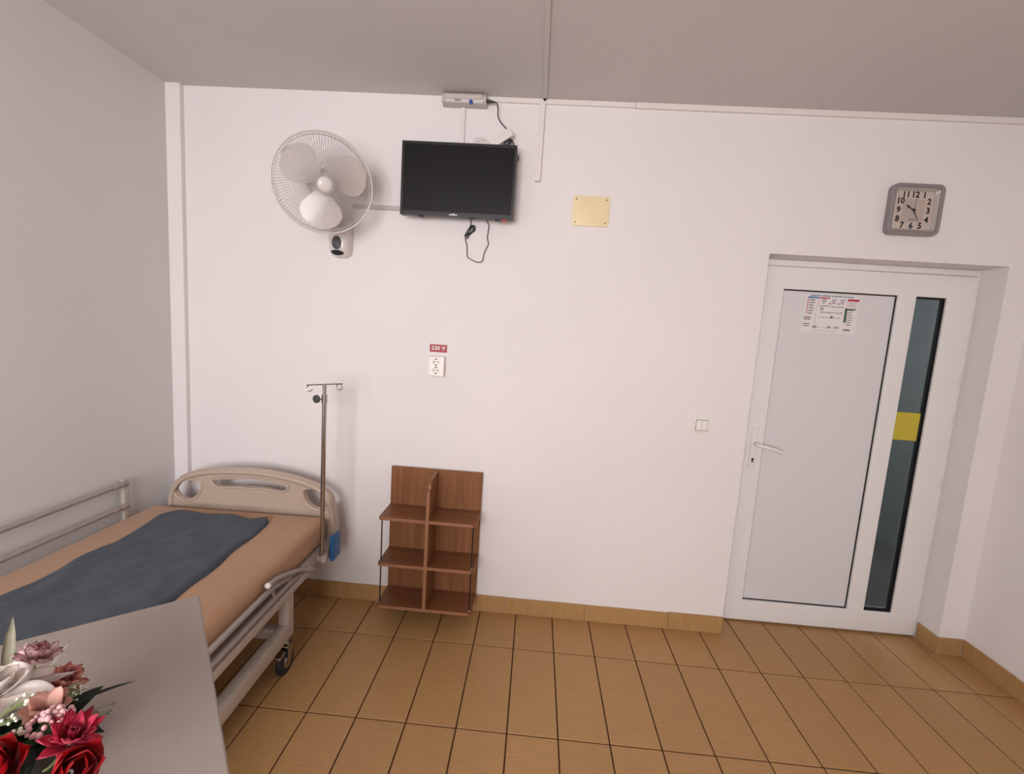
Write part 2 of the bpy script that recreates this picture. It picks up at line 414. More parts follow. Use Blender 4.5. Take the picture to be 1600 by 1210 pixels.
# evacuation plan taped to the door panel
py = DY+0.008
po = empty('evacuation_plan_poster', (2.53, py, 1.65), 'printed evacuation plan sheet taped to the top of the white door panel', 'poster')
obj('sheet', bx(2.395, 2.668, py-0.0012, py-0.0002, 1.652, 1.850), 'paper', po)
W['p_blue'] = mat('print_blue', rgb(70, 130, 170), 0.5, var=0.02); W['p_steel'] = mat('print_steel', rgb(110, 130, 150), 0.5, var=0.02)
W['p_red'] = mat('print_red', rgb(190, 60, 80), 0.5, var=0.02); W['p_pink'] = mat('print_pink', rgb(205, 165, 172), 0.5, var=0.02)
W['p_green'] = mat('print_green', rgb(60, 95, 80), 0.5, var=0.05); W['p_grey'] = mat('print_grey', rgb(120, 112, 112), 0.5, var=0.1)
W['p_lgrey'] = mat('print_light_grey', rgb(176, 168, 168), 0.5, var=0.03)
def prt(name, m, rects, d=0.0004):
    bm = B()
    for (x, z, w, h) in rects:
        box(bm, 2.395+x, 2.395+x+w, py-0.0012-d, py-0.0011, 1.850-z-h, 1.850-z)
        if name != 'printed_text': obj(name, bm, m, po); bm = B()
    if name == 'printed_text': obj(name, bm, m, po, kind='stuff')
prt('printed_title', 'p_steel', [(0.025, 0.004, 0.05, 0.005), (0.08, 0.004, 0.045, 0.005), (0.13, 0.004, 0.055, 0.005), (0.19, 0.004, 0.052, 0.005)])
prt('printed_banner', 'p_blue', [(0.014, 0.0125, 0.052, 0.009)])
prt('printed_banner', 'p_red', [(0.068, 0.014, 0.055, 0.006), (0.214, 0.016, 0.058, 0.012)])
prt('printed_box', 'p_pink', [(0.068, 0.020, 0.004, 0.028), (0.255, 0.030, 0.004, 0.028), (0.214, 0.028, 0.003, 0.03), (0.010, 0.02, 0.009, 0.085)])
gr = []
for k in range(6): gr.append((0.022, 0.027+k*0.014, random.uniform(0.022, 0.034), 0.0055))
for k in range(3): gr.append((0.222, 0.036+k*0.0085, 0.028, 0.0025))
for k in range(7): gr.append((0.222, 0.072+k*0.0125, random.uniform(0.02, 0.03), 0.004))
for cx in (0.076, 0.128, 0.17):
    for k in range(3): gr.append((cx+0.008, 0.022+k*0.009, random.uniform(0.016, 0.026), 0.004))
gr += [(0.005, 0.152, 0.032, 0.005), (0.005, 0.163, 0.03, 0.004), (0.212, 0.172, 0.034, 0.008)]
for k in range(16): gr.append((0.084+k*0.0071, 0.088+random.uniform(-0.001, 0.002), random.uniform(0.003, 0.006), 0.005))
for k in range(13): gr.append((0.078+k*0.0088, 0.115+random.uniform(-0.001, 0.001), random.uniform(0.003, 0.007), 0.0035))
gr += [(0.138, 0.108, 0.013, 0.012), (0.072, 0.056, 0.055, 0.0035), (0.132, 0.058, 0.07, 0.0035), (0.124, 0.040, 0.006, 0.01), (0.166, 0.040, 0.007, 0.009)]
prt('printed_text', 'p_grey', gr)
prt('printed_plan', 'p_lgrey', [(0.08, 0.066, 0.018, 0.016), (0.004, 0.115, 0.035, 0.02), (0.05, 0.168, 0.12, 0.002), (0.055, 0.162, 0.02, 0.012), (0.13, 0.160, 0.016, 0.012), (0.165, 0.160, 0.022, 0.012), (0.052, 0.186, 0.13, 0.002), (0.062, 0.052, 0.002, 0.13)])
prt('printed_banner', 'p_green', [(0.207, 0.0655, 0.055, 0.006), (0.207, 0.0655, 0.012, 0.072)])
obj('yellow_sticker', bx(2.9395, 3.068, DY+0.0052, DY+0.0059, 1.112, 1.262), 'yellow', None, 'yellow square sticker on the dark glass strip of the door', 'sticker')

# ------------------------------------------------------------ cable trunking
def trunk(bm, x0, x1, z0, z1, d=0.013): return box(bm, x0, x1, YB-d, YB, z0, z1, bev=0.0015, seg=1)
obj('cable_trunking', trunk(B(), 0.66, 1.40, 2.655, H), 'trunk', None, 'horizontal white cable trunking under the ceiling beside the small strip lamp', 'trunking')
obj('cable_trunking', trunk(B(), 1.401, XR-0.001, 2.652, H, 0.016), 'trunk', None, 'long horizontal white cable trunking under the ceiling above the door', 'trunking')
vt = empty('cable_trunking', (0.955, YB, 2.296), 'vertical white cable trunking ending free on the wall beside the television', 'trunking')
obj('trunking_body', bx(0.942, 0.970, YB-0.02, YB, 2.296, 2.6545, bev=0.0015, seg=1), 'trunk', vt)
obj('trunking_end', bx(0.9445, 0.9675, YB-0.018, YB-0.002, 2.2948, 2.2962), 'greyp', vt)
obj('cable_trunking', trunk(B(), 0.558, 0.582, 2.30, 2.6225), 'trunk', None, 'short vertical white cable trunking between the strip lamp and the television', 'trunking')
obj('cable_trunking', trunk(B(), 0.03, 0.42, 2.123, 2.143, 0.014), 'greyp', None, 'thin horizontal cable trunking between the wall fan and the television', 'trunking')  # grey instead of trunking white: the fan's shadow put into the colour
ct = empty('cable_trunking', (0.966, -2.0, H), 'narrow cable trunking running along the ceiling towards the back wall', 'trunking')
obj('trunking_body', bx(0.958, 0.976, YR, YB-0.02, H-0.008, H, bev=0.0015, seg=1), 'ceiling', ct)
obj('cable_end', tube(B(), [(0.962, YB-0.0215, 2.668), (0.969, YB-0.0295, 2.6735)], 0.0062, 8), 'black', vt)

# ------------------------------------------------------------ small strip lamp under the ceiling
lp = empty('emergency_strip_lamp', (0.58, YB, 2.622), 'small grey strip lamp with blue switch under the ceiling above the television', 'lamp')
def lprof(d): return [(YB, 2.624), (YB-0.03*d, 2.620), (YB-0.052*d, 2.628), (YB-0.058*d, 2.640), (YB-0.058*d, 2.656), (YB-0.05*d, 2.667), (YB-0.03*d, 2.672), (YB, 2.677)]
obj('lamp_body', prism(B(), lprof(0.96), 'x', 0.486, 0.672), 'greyp', lp, smooth=True)
obj('end_cap', prism(B(), lprof(1.05), 'x', 0.472, 0.487, 0.002), 'greyp', lp, smooth=True)
obj('end_cap', prism(B(), lprof(1.05), 'x', 0.671, 0.687, 0.002), 'greyp', lp, smooth=True)
obj('diffuser', prism(B(), [(YB-0.04, 2.641), (YB-0.060, 2.643), (YB-0.065, 2.650), (YB-0.063, 2.660), (YB-0.055, 2.6665), (YB-0.04, 2.668)], 'x', 0.4885, 0.6695), 'diff', lp, smooth=True)
obj('switch', bx(0.606, 0.622, YB-0.062, YB-0.048, 2.621, 2.637, bev=0.002), 'blue', lp, 'blue switch')
obj('lamp_slot', bx(0.535, 0.565, YB-0.0585, YB-0.0545, 2.6345, 2.637), 'dkgrey', lp)

pc = empty('lamp_power_cord', (0.735, -0.03, 2.55), 'black power cord hanging from the strip lamp down to the grey power strip', 'cord')
obj('plug', tube(B(), [(0.6885, -0.03, 2.645), (0.70, -0.031, 2.6435), (0.728, -0.034, 2.640)], 0.007, 10, radii=[0.008, 0.0075, 0.0035]), 'black', pc, smooth=True)
obj('cord', tube(B(), smoothpts([(0.727, -0.034, 2.640), (0.739, -0.035, 2.631), (0.744, -0.036, 2.606), (0.747, -0.037, 2.572), (0.766, -0.038, 2.543), (0.793, -0.04, 2.518)], 6), 0.0026, 8), 'black', pc, smooth=True)

# power strip behind the top edge of the TV
ps = empty('power_strip', (0.76, -0.035, 2.46), 'grey power strip sticking up slantwise behind the top of the television', 'power strip')
d = Vector((0.083, 0, 0.0565)).normalized(); n = Vector((-d.z, 0, d.x))
def slant(l0, l1, w0, w1, y0, y1, bev):
    bm = bx(l0, l1, y0, y1, w0, w1, bev=bev)
    for v in bm.verts:
        p = Vector((0.712, 0, 2.46)) + d*v.co.x + n*v.co.z; v.co = Vector((p.x, v.co.y, p.z))
    return bm
obj('strip_body', slant(-0.05, 0.112, -0.043, 0.0, -0.056, -0.02, 0.005), 'trunk', ps, smooth=True)
obj('plug', slant(0.055, 0.093, -0.062, -0.0435, -0.05, -0.026, 0.004), 'black', ps, 'black plug', smooth=True)
obj('white_cable', tube(B(), smoothpts([(0.72, -0.06, 2.435), (0.70, -0.061, 2.458), (0.672, -0.061, 2.467), (0.648, -0.06, 2.466), (0.640, -0.058, 2.455), (0.655, -0.058, 2.44), (0.69, -0.058, 2.43)], 6), 0.0032, 8), 'trunk', ps, smooth=True)
obj('black_cable', tube(B(), smoothpts([(0.806, -0.04, 2.45), (0.818, -0.045, 2.468), (0.829, -0.045, 2.452), (0.836, -0.045, 2.425), (0.847, -0.045, 2.405), (0.858, -0.045, 2.388), (0.852, -0.045, 2.372), (0.835, -0.045, 2.36)], 6), 0.0025, 8), 'black', ps, smooth=True)

# ------------------------------------------------------------ television
tv = empty('television', (0.578, -0.06, 2.08), 'black flat-screen television with thin frame mounted high on the white wall', 'television')
tx0, tx1, tz0, tz1, ty = 0.304, 0.853, 2.084, 2.422, -0.10
obj('casing', bx(tx0, tx1, ty+0.003, ty+0.035, tz0, tz1, bev=0.003), 'black', tv, smooth=True)
obj('rear_cover', bx(tx0+0.07, tx1-0.07, ty+0.033, -0.018, tz0+0.03, tz1-0.10, bev=0.012), 'black', tv, smooth=True)
bz = B()
box(bz, tx0, tx0+0.012, ty-0.002, ty+0.005, tz0, tz1); box(bz, tx1-0.012, tx1, ty-0.002, ty+0.005, tz0, tz1)
box(bz, tx0+0.012, tx1-0.012, ty-0.002, ty+0.005, tz0, tz0+0.020); box(bz, tx0+0.012, tx1-0.012, ty-0.002, ty+0.005, tz1-0.013, tz1)
obj('bezel', bz, 'black', tv)
obj('screen', bx(tx0+0.011, tx1-0.011, ty+0.0005, ty+0.0035, tz0+0.019, tz1-0.012), 'screen', tv)
lg = prism(B(), [(0.543, tz0+0.006), (0.585, tz0+0.006), (0.581, tz0+0.010), (0.569, tz0+0.0105), (0.565, tz0+0.0145), (0.560, tz0+0.0105), (0.547, tz0+0.010)], 'y', ty-0.0028, ty-0.0018)
obj('logo', lg, 'silver', tv)
obj('foot_mount', bx(0.39, 0.415, ty+0.008, ty+0.03, tz0-0.006, tz0+0.001, bev=0.002), 'black', tv)
obj('foot_mount', bx(0.765, 0.79, ty+0.008, ty+0.03, tz0-0.006, tz0+0.001, bev=0.002), 'black', tv)
obj('red_tab', bx(0.800, 0.820, ty+0.006, ty+0.02, tz0-0.008, tz0+0.001, bev=0.0015), 'red', tv, 'red tab')
obj('wall_bracket', bx(0.50, 0.66, -0.022, YB, 2.18, 2.36, bev=0.002), 'black', tv)

tc = empty('dangling_cable', (0.67, -0.02, 1.89), 'thin black cable hanging in a loop below the television', 'cable')
cy = -0.008
obj('cord', tube(B(), smoothpts([(0.639, cy, 2.14), (0.637, cy, 2.104), (0.636, cy, 2.07), (0.630, cy, 2.045), (0.615, cy, 2.012), (0.614, cy, 1.995), (0.622, cy, 1.968), (0.626, cy, 1.925), (0.632, cy, 1.910), (0.664, cy, 1.895), (0.686, cy, 1.890), (0.705, cy, 1.899), (0.712, cy, 1.935), (0.722, cy, 1.962), (0.731, cy, 1.982), (0.724, cy, 2.012), (0.727, cy, 2.05), (0.728, cy, 2.074), (0.714, cy, 2.10), (0.705, cy, 2.14)], 5), 0.0020, 8), 'black', tc, smooth=True)
bun = B()
for k in range(4):
    o = (k-1.5)*0.0035
    tube(bun, smoothpts([(0.613+o, cy-0.004, 2.012), (0.628+o, cy-0.007-0.002*k, 2.040), (0.646+o, cy-0.005, 2.066), (0.655+o*0.5, cy-0.003, 2.064), (0.652+o, cy+0.003, 2.046), (0.634+o, cy+0.004, 2.030), (0.618+o, cy, 2.014)], 5), 0.0022, 6)
box(bun, 0.612, 0.628, cy-0.009, cy+0.007, 2.004, 2.026, bev=0.003)
obj('tied_bundle', bun, 'black', tc, smooth=True)

# ------------------------------------------------------------ wall fan
fan = empty('wall_fan', (-0.02, YB, 1.87), 'white wall fan with round wire guard and three blades beside the television', 'fan')
FC = Vector((0.018, -0.295, 2.148)); ya, pd = math.radians(31), math.radians(15)
nz = Vector((math.sin(ya)*math.cos(pd), -math.cos(ya)*math.cos(pd), -math.sin(pd)))
nx = Vector((math.cos(ya), math.sin(ya), 0)); ny = nz.cross(nx)
FM = Matrix((nx, ny, nz)).transposed().to_4x4(); FM.translation = FC
def fx(bm): bmesh.ops.transform(bm, matrix=FM, verts=bm.verts); return bm
RG = 0.208
def guard(sign, depth, n, r0, twist):
    bm = B()
    for k in range(n):
        a0 = 2*PI*k/n; pts = []
        for j in range(9):
            t = j/8; r = r0+(RG-0.004-r0)*t
            z = depth*(1-t**3.2)+0.004
            a = a0+twist*(1-t)**1.5
            pts.append((r*math.cos(a), r*math.sin(a), sign*z))
        tube(bm, pts, 0.0007, 4, cap=False)
    rings = [(RG-0.012, 0.16), (r0+0.004, 0)]
    for r, _ in rings:
        t = (r-r0)/(RG-0.004-r0); z = sign*(depth*(1-max(t, 0)**3.2)+0.004)
        pts = [(r*math.cos(2*PI*k/60), r*math.sin(2*PI*k/60), z) for k in range(61)]
        tube(bm, pts, 0.0014, 5, cap=False)
    return fx(bm)
obj('front_guard', guard(1, 0.052, 110, 0.034, 0.25), 'wire', fan, smooth='all')
obj('rear_guard', guard(-1, 0.075, 96, 0.05, -0.2), 'wire', fan, smooth='all')
rim = B()
pr = [(RG+0.004*math.cos(2*PI*k/8), 0.0075*math.sin(2*PI*k/8)) for k in range(9)]
lathe(rim, pr, 72); obj('guard_rim', fx(rim), 'fanplastic', fan, smooth='all')
cap = lathe(B(), [(0, 0.062), (0.018, 0.0615), (0.028, 0.058), (0.034, 0.052), (0.036, 0.046), (0, 0.046)], 32)
obj('guard_badge', fx(cap), 'fanplastic', fan, smooth=True)
hub = lathe(B(), [(0, 0.030), (0.015, 0.029), (0.024, 0.022), (0.028, 0.010), (0.028, -0.03), (0, -0.03)], 28)
obj('hub', fx(hub), 'fanplastic', fan, smooth=True)
def blade(ang):
    bm = B(); nu, nv = 14, 10; V = []
    for i in range(nu+1):
        t = i/nu; r = 0.022+(0.194-0.022)*t
        hw0 = 0.016+0.098*math.sin(min(1, t*1.12)*PI/2)**1.15          # half width on each side (trailing / leading)
        if t > 0.62: hw0 *= math.sqrt(max(0, 1-((t-0.62)/0.382)**2.2))
        row = []
        for j in range(nv+1):
            s = j/nv*2-1
            off = 0.030*t
            w = hw0*0.93*s + off*0.6
            a = math.radians(ang)+w/max(r, 0.045)*0.95
            z = 0.010+0.030*s*(1-0.45*t)*(hw0/0.1)-0.010
            row.append(bm.verts.new((r*math.cos(a), r*math.sin(a), z)))
        V.append(row)
    for i in range(nu):
        for j in range(nv): bm.faces.new((V[i][j], V[i+1][j], V[i+1][j+1], V[i][j+1]))
    bmesh.ops.remove_doubles(bm, verts=bm.verts, dist=2e-4)
    r = bmesh.ops.solidify(bm, geom=bm.faces[:], thickness=0.0016)
    return fx(bm)
for a in (-80, 40, 160): obj('blade', blade(a-18), 'blade', fan, smooth=True)
mot = lathe(B(), [(0, -0.03), (0.035, -0.03), (0.05, -0.075), (0.062, -0.085), (0.066, -0.10), (0.064, -0.15), (0.05, -0.172), (0, -0.178)], 32)
obj('motor_housing', fx(mot), 'fanplastic', fan, smooth=True)
mb = FM @ Vector((0, 0, -0.13))
obj('neck', tube(B(), smoothpts([(mb.x, mb.y, mb.z-0.05), (mb.x-0.015, mb.y+0.02, mb.z-0.10), (-0.03, -0.09, 2.02), (-0.025, -0.06, 1.99)], 5), 0.02, 14), 'fanplastic', fan, smooth=True)
# control box on the wall
bb = B()
for k, (z, w, dep, rr) in enumerate([(1.872, 0.020, 0.030, .01), (1.880, 0.036, 0.052, .02), (1.895, 0.045, 0.066, .02), (1.92, 0.0485, 0.074, .02), (1.97, 0.050, 0.076, .02), (2.03, 0.050, 0.072, .02), (2.055, 0.046, 0.06, .02)]):
    ring = []
    for j in range(25):
        a = PI*j/24; cx = math.cos(a); sy = math.sin(a)
        ring.append(bb.verts.new((-0.022+1.12*w*math.copysign(abs(cx)**0.55, cx), YB-dep*abs(sy)**0.6, z)))
    if k: 
        for j in range(24): bb.faces.new((prev[j], prev[j+1], ring[j+1], ring[j]))
        bb.faces.new((prev[0], ring[0], ring[-1], prev[-1]))
    else: bb.faces.new(ring)
    prev = ring
bb.faces.new(prev[::-1])
cbx = obj('control_box', bb, 'fanplastic', fan, smooth=True)
dsp = lathe(B(), [(0, 0.002), (0.9, 0.0015), (1.0, -0.001), (0, -0.004)], 28, Matrix.Translation((-0.022, YB-0.0765, 1.938)) @ Matrix.Rotation(PI/2, 4, 'X') @ Matrix.Diagonal((0.025, 0.033, 1, 1)))
obj('display', dsp, 'dkgrey', cbx, 'dark oval display', smooth=True)
dsp = lathe(B(), [(0, 0.002), (0.9, 0.0015), (1.0, -0.001), (0, -0.012)], 28, Matrix.Translation((-0.022, YB-0.065, 1.890)) @ Matrix.Rotation(PI/2+0.85, 4, 'X') @ Matrix.Diagonal((0.032, 0.017, 1, 1)))
obj('sensor_window', dsp, 'black', cbx, 'black oval window', smooth=True)

# ------------------------------------------------------------ blank cover plate
cp = empty('blank_cover_plate', (1.23, YB, 2.097), 'cream plastic blank cover plate with four screws on the wall', 'cover plate')
obj('plate', prism(B(), rrect(1.139, 1.320, 2.097, 2.241, 0.008), 'y', YB-0.008, YB, 0.002), 'cream', cp, smooth=True)
for sx in (1.156, 1.303):
    for sz in (2.114, 2.224):
        obj('screw', lathe(B(), [(0, 0.0012), (0.0022, 0.001), (0.0032, 0), (0, -0.002)], 10, Matrix.Translation((sx, YB-0.0082, sz)) @ Matrix.Rotation(PI/2, 4, 'X')), 'hole', cp)

# ------------------------------------------------------------ wall clock  (10:24)
ck = empty('wall_clock', (2.752, YB, 2.13), 'square grey wall clock with rounded corners hanging above the door', 'clock')
kx0, kx1, kz0, kz1 = 2.626, 2.862, 2.130, 2.362
cxm, czm = (kx0+kx1)/2, (kz0+kz1)/2
kd = 0.040
def ring_plate(outer, inner, y0, y1, bev):
    return curve_plate([outer, inner], y0, y1, bev)
obj('case', ring_plate(rrect(kx0, kx1, kz0, kz1, 0.028, 6), rrect(kx0+0.017, kx1-0.017, kz0+0.017, kz1-0.017, 0.016, 5), YB-kd, YB-0.001, 0.006), 'clock', ck, smooth=True)
# sloping silver inner bevel
bv = B(); o_ = rrect(kx0+0.016, kx1-0.016, kz0+0.016, kz1-0.016, 0.016, 5); i_ = rrect(kx0+0.029, kx1-0.029, kz0+0.029, kz1-0.029, 0.014, 5)
A = [bv.verts.new((p[0], YB-kd+0.008, p[1])) for p in o_]; D = [bv.verts.new((p[0], YB-kd+0.022, p[1])) for p in i_]; D2 = [bv.verts.new((p[0], YB-0.004, p[1])) for p in o_]
for i in range(len(A)):
    j = (i+1) % len(A); bv.faces.new((A[i], A[j], D[j], D[i])); bv.faces.new((D[i], D[j], D2[j], D2[i])); bv.faces.new((D2[i], D2[j], A[j], A[i]))
obj('inner_rim', bv, 'clockin', ck, smooth=True)
dy = YB-kd+0.024
dial = obj('dial', prism(B(), rrect(kx0+0.024, kx1-0.024, kz0+0.024, kz1-0.024, 0.014), 'y', dy, dy+0.01), 'dial', ck)
obj('dial_centre', bx(cxm-0.050, cxm+0.050, dy-0.0006, dy, czm-0.052, czm+0.052), 'dial2', dial)
nums = {12: (0, .071), 1: (.042, .070), 2: (.067, .041), 3: (.067, 0), 4: (.066, -.042), 5: (.040, -.070), 6: (0, -.071), 7: (-.042, -.070), 8: (-.067, -.041), 9: (-.067, 0), 10: (-.064, .041), 11: (-.042, .070)}
for k, (ox, oz) in nums.items():
    obj('numeral', text_bm(str(k), 0.038, cxm+ox, czm+oz, dy-0.0008, 0.0004, 0.0012, sx=0.95), 'ink', dial)
obj('maker_mark', bx(cxm-0.014, cxm+0.012, dy-0.0012, dy-0.0006, czm-0.045, czm-0.040), 'p_grey', dial)
def hand(ang, l, tail, w, y, spade):
    a = math.radians(ang); dx, dz = math.sin(a), math.cos(a); px, pz = dz, -dx
    prof = [(-tail, w*0.6), (0, w), (l*0.55, w*0.8)]
    if spade: prof += [(l*0.62, w*2.3), (l*0.74, w*2.0), (l*0.84, w*0.8)]
    prof += [(l, w*0.25)]
    pl = [(cxm+dx*s+px*ww, czm+dz*s+pz*ww) for s, ww in prof]+[(cxm+dx*s-px*ww, czm+dz*s-pz*ww) for s, ww in prof[::-1]]
    return prism(B(), pl, 'y', y-0.0008, y)
obj('hour_hand', hand(302, 0.044, 0.008, 0.0022, dy-0.0035, True), 'ink', ck)
obj('minute_hand', hand(153, 0.058, 0.010, 0.0018, dy-0.0052, False), 'ink', ck)
obj('second_hand', hand(3, 0.062, 0.018, 0.0005, dy-0.0068, False), 'ink', ck)
obj('spindle', lathe(B(), [(0, 0.003), (0.005, 0.0028), (0.006, 0), (0, -0.008)], 16, Matrix.Translation((cxm, dy-0.0068, czm)) @ Matrix.Rotation(PI/2, 4, 'X')), 'ink', ck, smooth=True)

# ------------------------------------------------------------ socket, sign, light switch
sk = empty('wall_socket', (0.497, YB, 1.296), 'white double wall socket below the red voltage sign', 'socket')
sb = YB-0.036
obj('mounting_box', bx(0.4545, 0.5395, sb+0.008, YB, 1.2975, 1.4015, bev=0.003), 'trunk', sk, smooth=True)
def rect_holes():
    outer = rrect(0.4565, 0.5375, 1.2995, 1.3995, 0.004, 3)
    hs = [[(0.497+0.0185*math.cos(2*PI*k/28), zc+0.0185*math.sin(2*PI*k/28)) for k in range(28)] for zc in (1.3715, 1.3285)]
    return curve_plate([outer]+hs, sb, sb+0.009, 0.0015)
obj('face_plate', rect_holes(), 'socket', sk, smooth=True)
for zc in (1.3715, 1.3285):
    cu = B()
    lathe(cu, [(0, -0.004), (0.0165, -0.004), (0.0175, 0.002), (0.0188, 0.002), (0.0188, -0.0046), (0, -0.0046)], 28, Matrix.Translation((0.497, sb+0.003, zc)) @ Matrix.Rotation(PI/2, 4, 'X'))
    su = obj('socket_cup', cu, 'socket', sk, smooth=True)
    for ox in (-0.0085, 0.0085):
        obj('pin_hole', lathe(B(), [(0, 0.0006), (0.0036, 0.0004), (0.0036, -0.0006), (0, -0.001)], 10, Matrix.Translation((0.497+ox, sb+0.0068, zc)) @ Matrix.Rotation(PI/2, 4, 'X')), 'hole', su)
    for s in (-1, 1):
        z_ = zc+s*0.0155
        obj('earth_clip', bx(0.4935, 0.5005, sb+0.0005, sb+0.0068, z_-0.0026, z_+0.0026), 'hole', su)
sg = empty('voltage_sign', (0.498, YB, 1.421), 'small red sign with white 220 V lettering above the wall socket', 'sign')
obj('sign_plate', bx(0.4535, 0.5445, YB-0.002, YB, 1.4215, 1.4615), 'signred', sg)
obj('lettering', text_bm('220 V', 0.0270, 0.4985, 1.4420, YB-0.0022, 0.0004, 0.0006, sx=1.0, sp=1.12), 'white', sg)
sw = empty('light_switch', (1.885, YB, 1.10), 'white double rocker light switch on the wall beside the door', 'switch')
obj('frame', prism(B(), rrect(1.841, 1.927, 1.098, 1.178, 0.004, 3), 'y', YB-0.010, YB, 0.002), 'socket', sw, smooth=True)
for a, b in ((1.856, 1.8845), (1.8855, 1.914)):
    obj('rocker', bx(a, b, YB-0.0165, YB-0.008, 1.1115, 1.165, bev=0.0025), 'socket', sw, smooth=True)
obj('switch_gap', bx(1.8535, 1.9165, YB-0.0108, YB-0.0095, 1.109, 1.1675), 'p_grey', sw)

# ------------------------------------------------------------ wall shelf
sh = empty('open_shelf_unit', (0.527, YB, 0.1), 'brown wooden open shelf unit with six compartments hanging on the wall beside the bed', 'shelf')
sx0, sx1, sf = 0.279, 0.772, -0.202
obj('back_panel', bx(sx0, sx1, -0.018, YB-0.0002 if False else -0.0025, 0.098, 0.796, bev=0.0012, seg=1), 'wood', sh)
obj('wall_cleat', bx(sx0+0.05, sx1-0.05, -0.0024, YB, 0.62, 0.70), 'wood', sh)
obj('divider', prism(B(), [(-0.0185, 0.1155), (-0.0185, 0.792), (-0.155, 0.785), (-0.172, 0.778), (-0.182, 0.765), (-0.188, 0.748), (-0.200, 0.742), (-0.2045, 0.735), (-0.2045, 0.1155)], 'x', 0.519, 0.535, 0.0008), 'wood', sh)
obj('edge_strip', bx(0.5188, 0.5352, -0.2062, -0.2047, 0.112, 0.735), 'edge', sh)
for zt in (0.588, 0.343, 0.115):
    r = 0.014
    pl = [(sx0, -0.0185), (sx0, sf+r)]+[(sx0+r-r*math.cos(t), sf+r-r*math.sin(t)) for t in (PI/6, PI/3, PI/2)]+[(sx1-r+r*math.sin(t), sf+r-r*math.cos(t)) for t in (0, PI/6, PI/3, PI/2)]+[(sx1, -0.0185)]
    if zt < 0.2:
        spans = [pl]
        obj('shelf', prism(B(), pl, 'z', zt-0.016, zt), 'woodh', sh)
    else:
        pa = [p for p in pl if p[0] < 0.5]+[(0.5188, sf), (0.5188, -0.0185)]
        pb = [(0.5352, -0.0185), (0.5352, sf)]+[p for p in pl if p[0] > 0.5]
        for q in (pa, pb): obj('shelf', prism(B(), q, 'z', zt-0.016, zt), 'woodh', sh)
    es = B()
    if zt < 0.2: box(es, sx0+r, sx1-r, sf-0.0016, sf-0.0002, zt-0.0157, zt-0.0003)
    else:
        box(es, sx0+r, 0.5185, sf-0.0016, sf-0.0002, zt-0.0157, zt-0.0003); box(es, 0.5355, sx1-r, sf-0.0016, sf-0.0002, zt-0.0157, zt-0.0003)
    box(es, sx1+0.0002, sx1+0.0014, sf+r, -0.02, zt-0.0157, zt-0.0003)
    obj('edge_strip', es, 'edge', sh)
for x in (0.2925, 0.7585):
    obj('rod', tube(B(), [(x, sf+0.016, 0.1155), (x, sf+0.016, 0.3265)], 0.0035, 8), 'black', sh)
    obj('rod', tube(B(), [(x, sf+0.016, 0.3435), (x, sf+0.016, 0.5715)], 0.0035, 8), 'black', sh)
    for z in (0.1155, 0.3435):
        obj('rod_nut', lathe(B(), [(0.0036, 0.008), (0.006, 0.007), (0.0075, 0), (0.0036, 0)], 10, Matrix.Translation((x, sf+0.016, z))), 'chrome', sh)

# ------------------------------------------------------------ hospital bed (built square, then turned a little)
BX, BY, BROT = -0.45, -0.19, math.radians(1.6)
bed = empty('hospital_bed', (BX, BY, 0), 'hospital bed with beige plastic headboard and cream steel frame in the corner', 'bed')
ol = [(-0.849, 0.50), (-0.849, 0.56), (-0.844, 0.60), (-0.828, 0.645), (-0.802, 0.682), (-0.76, 0.713), (-0.691, 0.739), (-0.60, 0.756), (-0.50, 0.766), (-0.40, 0.769), (-0.30, 0.763), (-0.20, 0.748), (-0.112, 0.727), (-0.06, 0.709), (-0.022, 0.685), (0.008, 0.655), (0.026, 0.615), (0.038, 0.57), (0.045, 0.52), (0.048, 0.47), (0.048, 0.44)]
outline = [(q.x, q.y) for q in smoothpts([(p[0], p[1], 0) for p in ol], 4)]+[(0.046, 0.42), (0.03, 0.405), (-0.83, 0.405), (-0.849, 0.42)]
holeL = loop_smooth([(-0.806, 0.622), (-0.790, 0.655), (-0.762, 0.675), (-0.72, 0.683), (-0.684, 0.680), (-0.672, 0.664), (-0.680, 0.63), (-0.705, 0.60), (-0.74, 0.582), (-0.775, 0.588)], 4)
holeR = [(-0.8-p[0], p[1]) for p in holeL]
slot = loop_smooth([(-0.605, 0.690), (-0.58, 0.701), (-0.48, 0.712), (-0.40, 0.7145), (-0.32, 0.711), (-0.235, 0.698), (-0.222, 0.682), (-0.245, 0.660), (-0.33, 0.668), (-0.40, 0.670), (-0.48, 0.668), (-0.57, 0.660)], 4)
def off(loop, dd):
    cx = sum(p[0] for p in loop)/len(loop); cz = sum(p[1] for p in loop)/len(loop)
    return [(cx+(p[0]-cx)*(1+dd/max(0.02, math.hypot(p[0]-cx, p[1]-cz))), cz+(p[1]-cz)*(1+dd/max(0.02, math.hypot(p[0]-cx, p[1]-cz)))) for p in loop]
hy0, hy1 = -0.166, -0.130
hb = obj('headboard', curve_plate([outline, holeL, holeR, slot], hy0, hy1, 0.012), 'bedplastic', bed, smooth=True)
rimb = B()
arc = [Vector((p[0], hy0-0.001, p[1])) for p in outline if p[1] > 0.5]
cen = Vector((-0.4, hy0, 0.45))
arc = [p+(cen-p).normalized()*0.020 for p in arc]
tube(rimb, arc, 0.013, 10)
obj('headboard_rim', rimb, 'bedplastic', hb, smooth=True)
for lp_ in (holeL, holeR, slot):
    rb = B(); lo = off(lp_, 0.008)
    tube(rb, [Vector((p[0], hy0-0.0005, p[1])) for p in lo+lo[:1]], 0.0065, 8, cap=False)
    obj('grip_rim', rb, 'bedplastic', hb, smooth=True)
fy = -2.22
fbm = curve_plate([outline, holeL, holeR, slot], fy, fy-0.05, 0.012)
obj('footboard', fbm, 'bedplastic', bed, smooth=True)
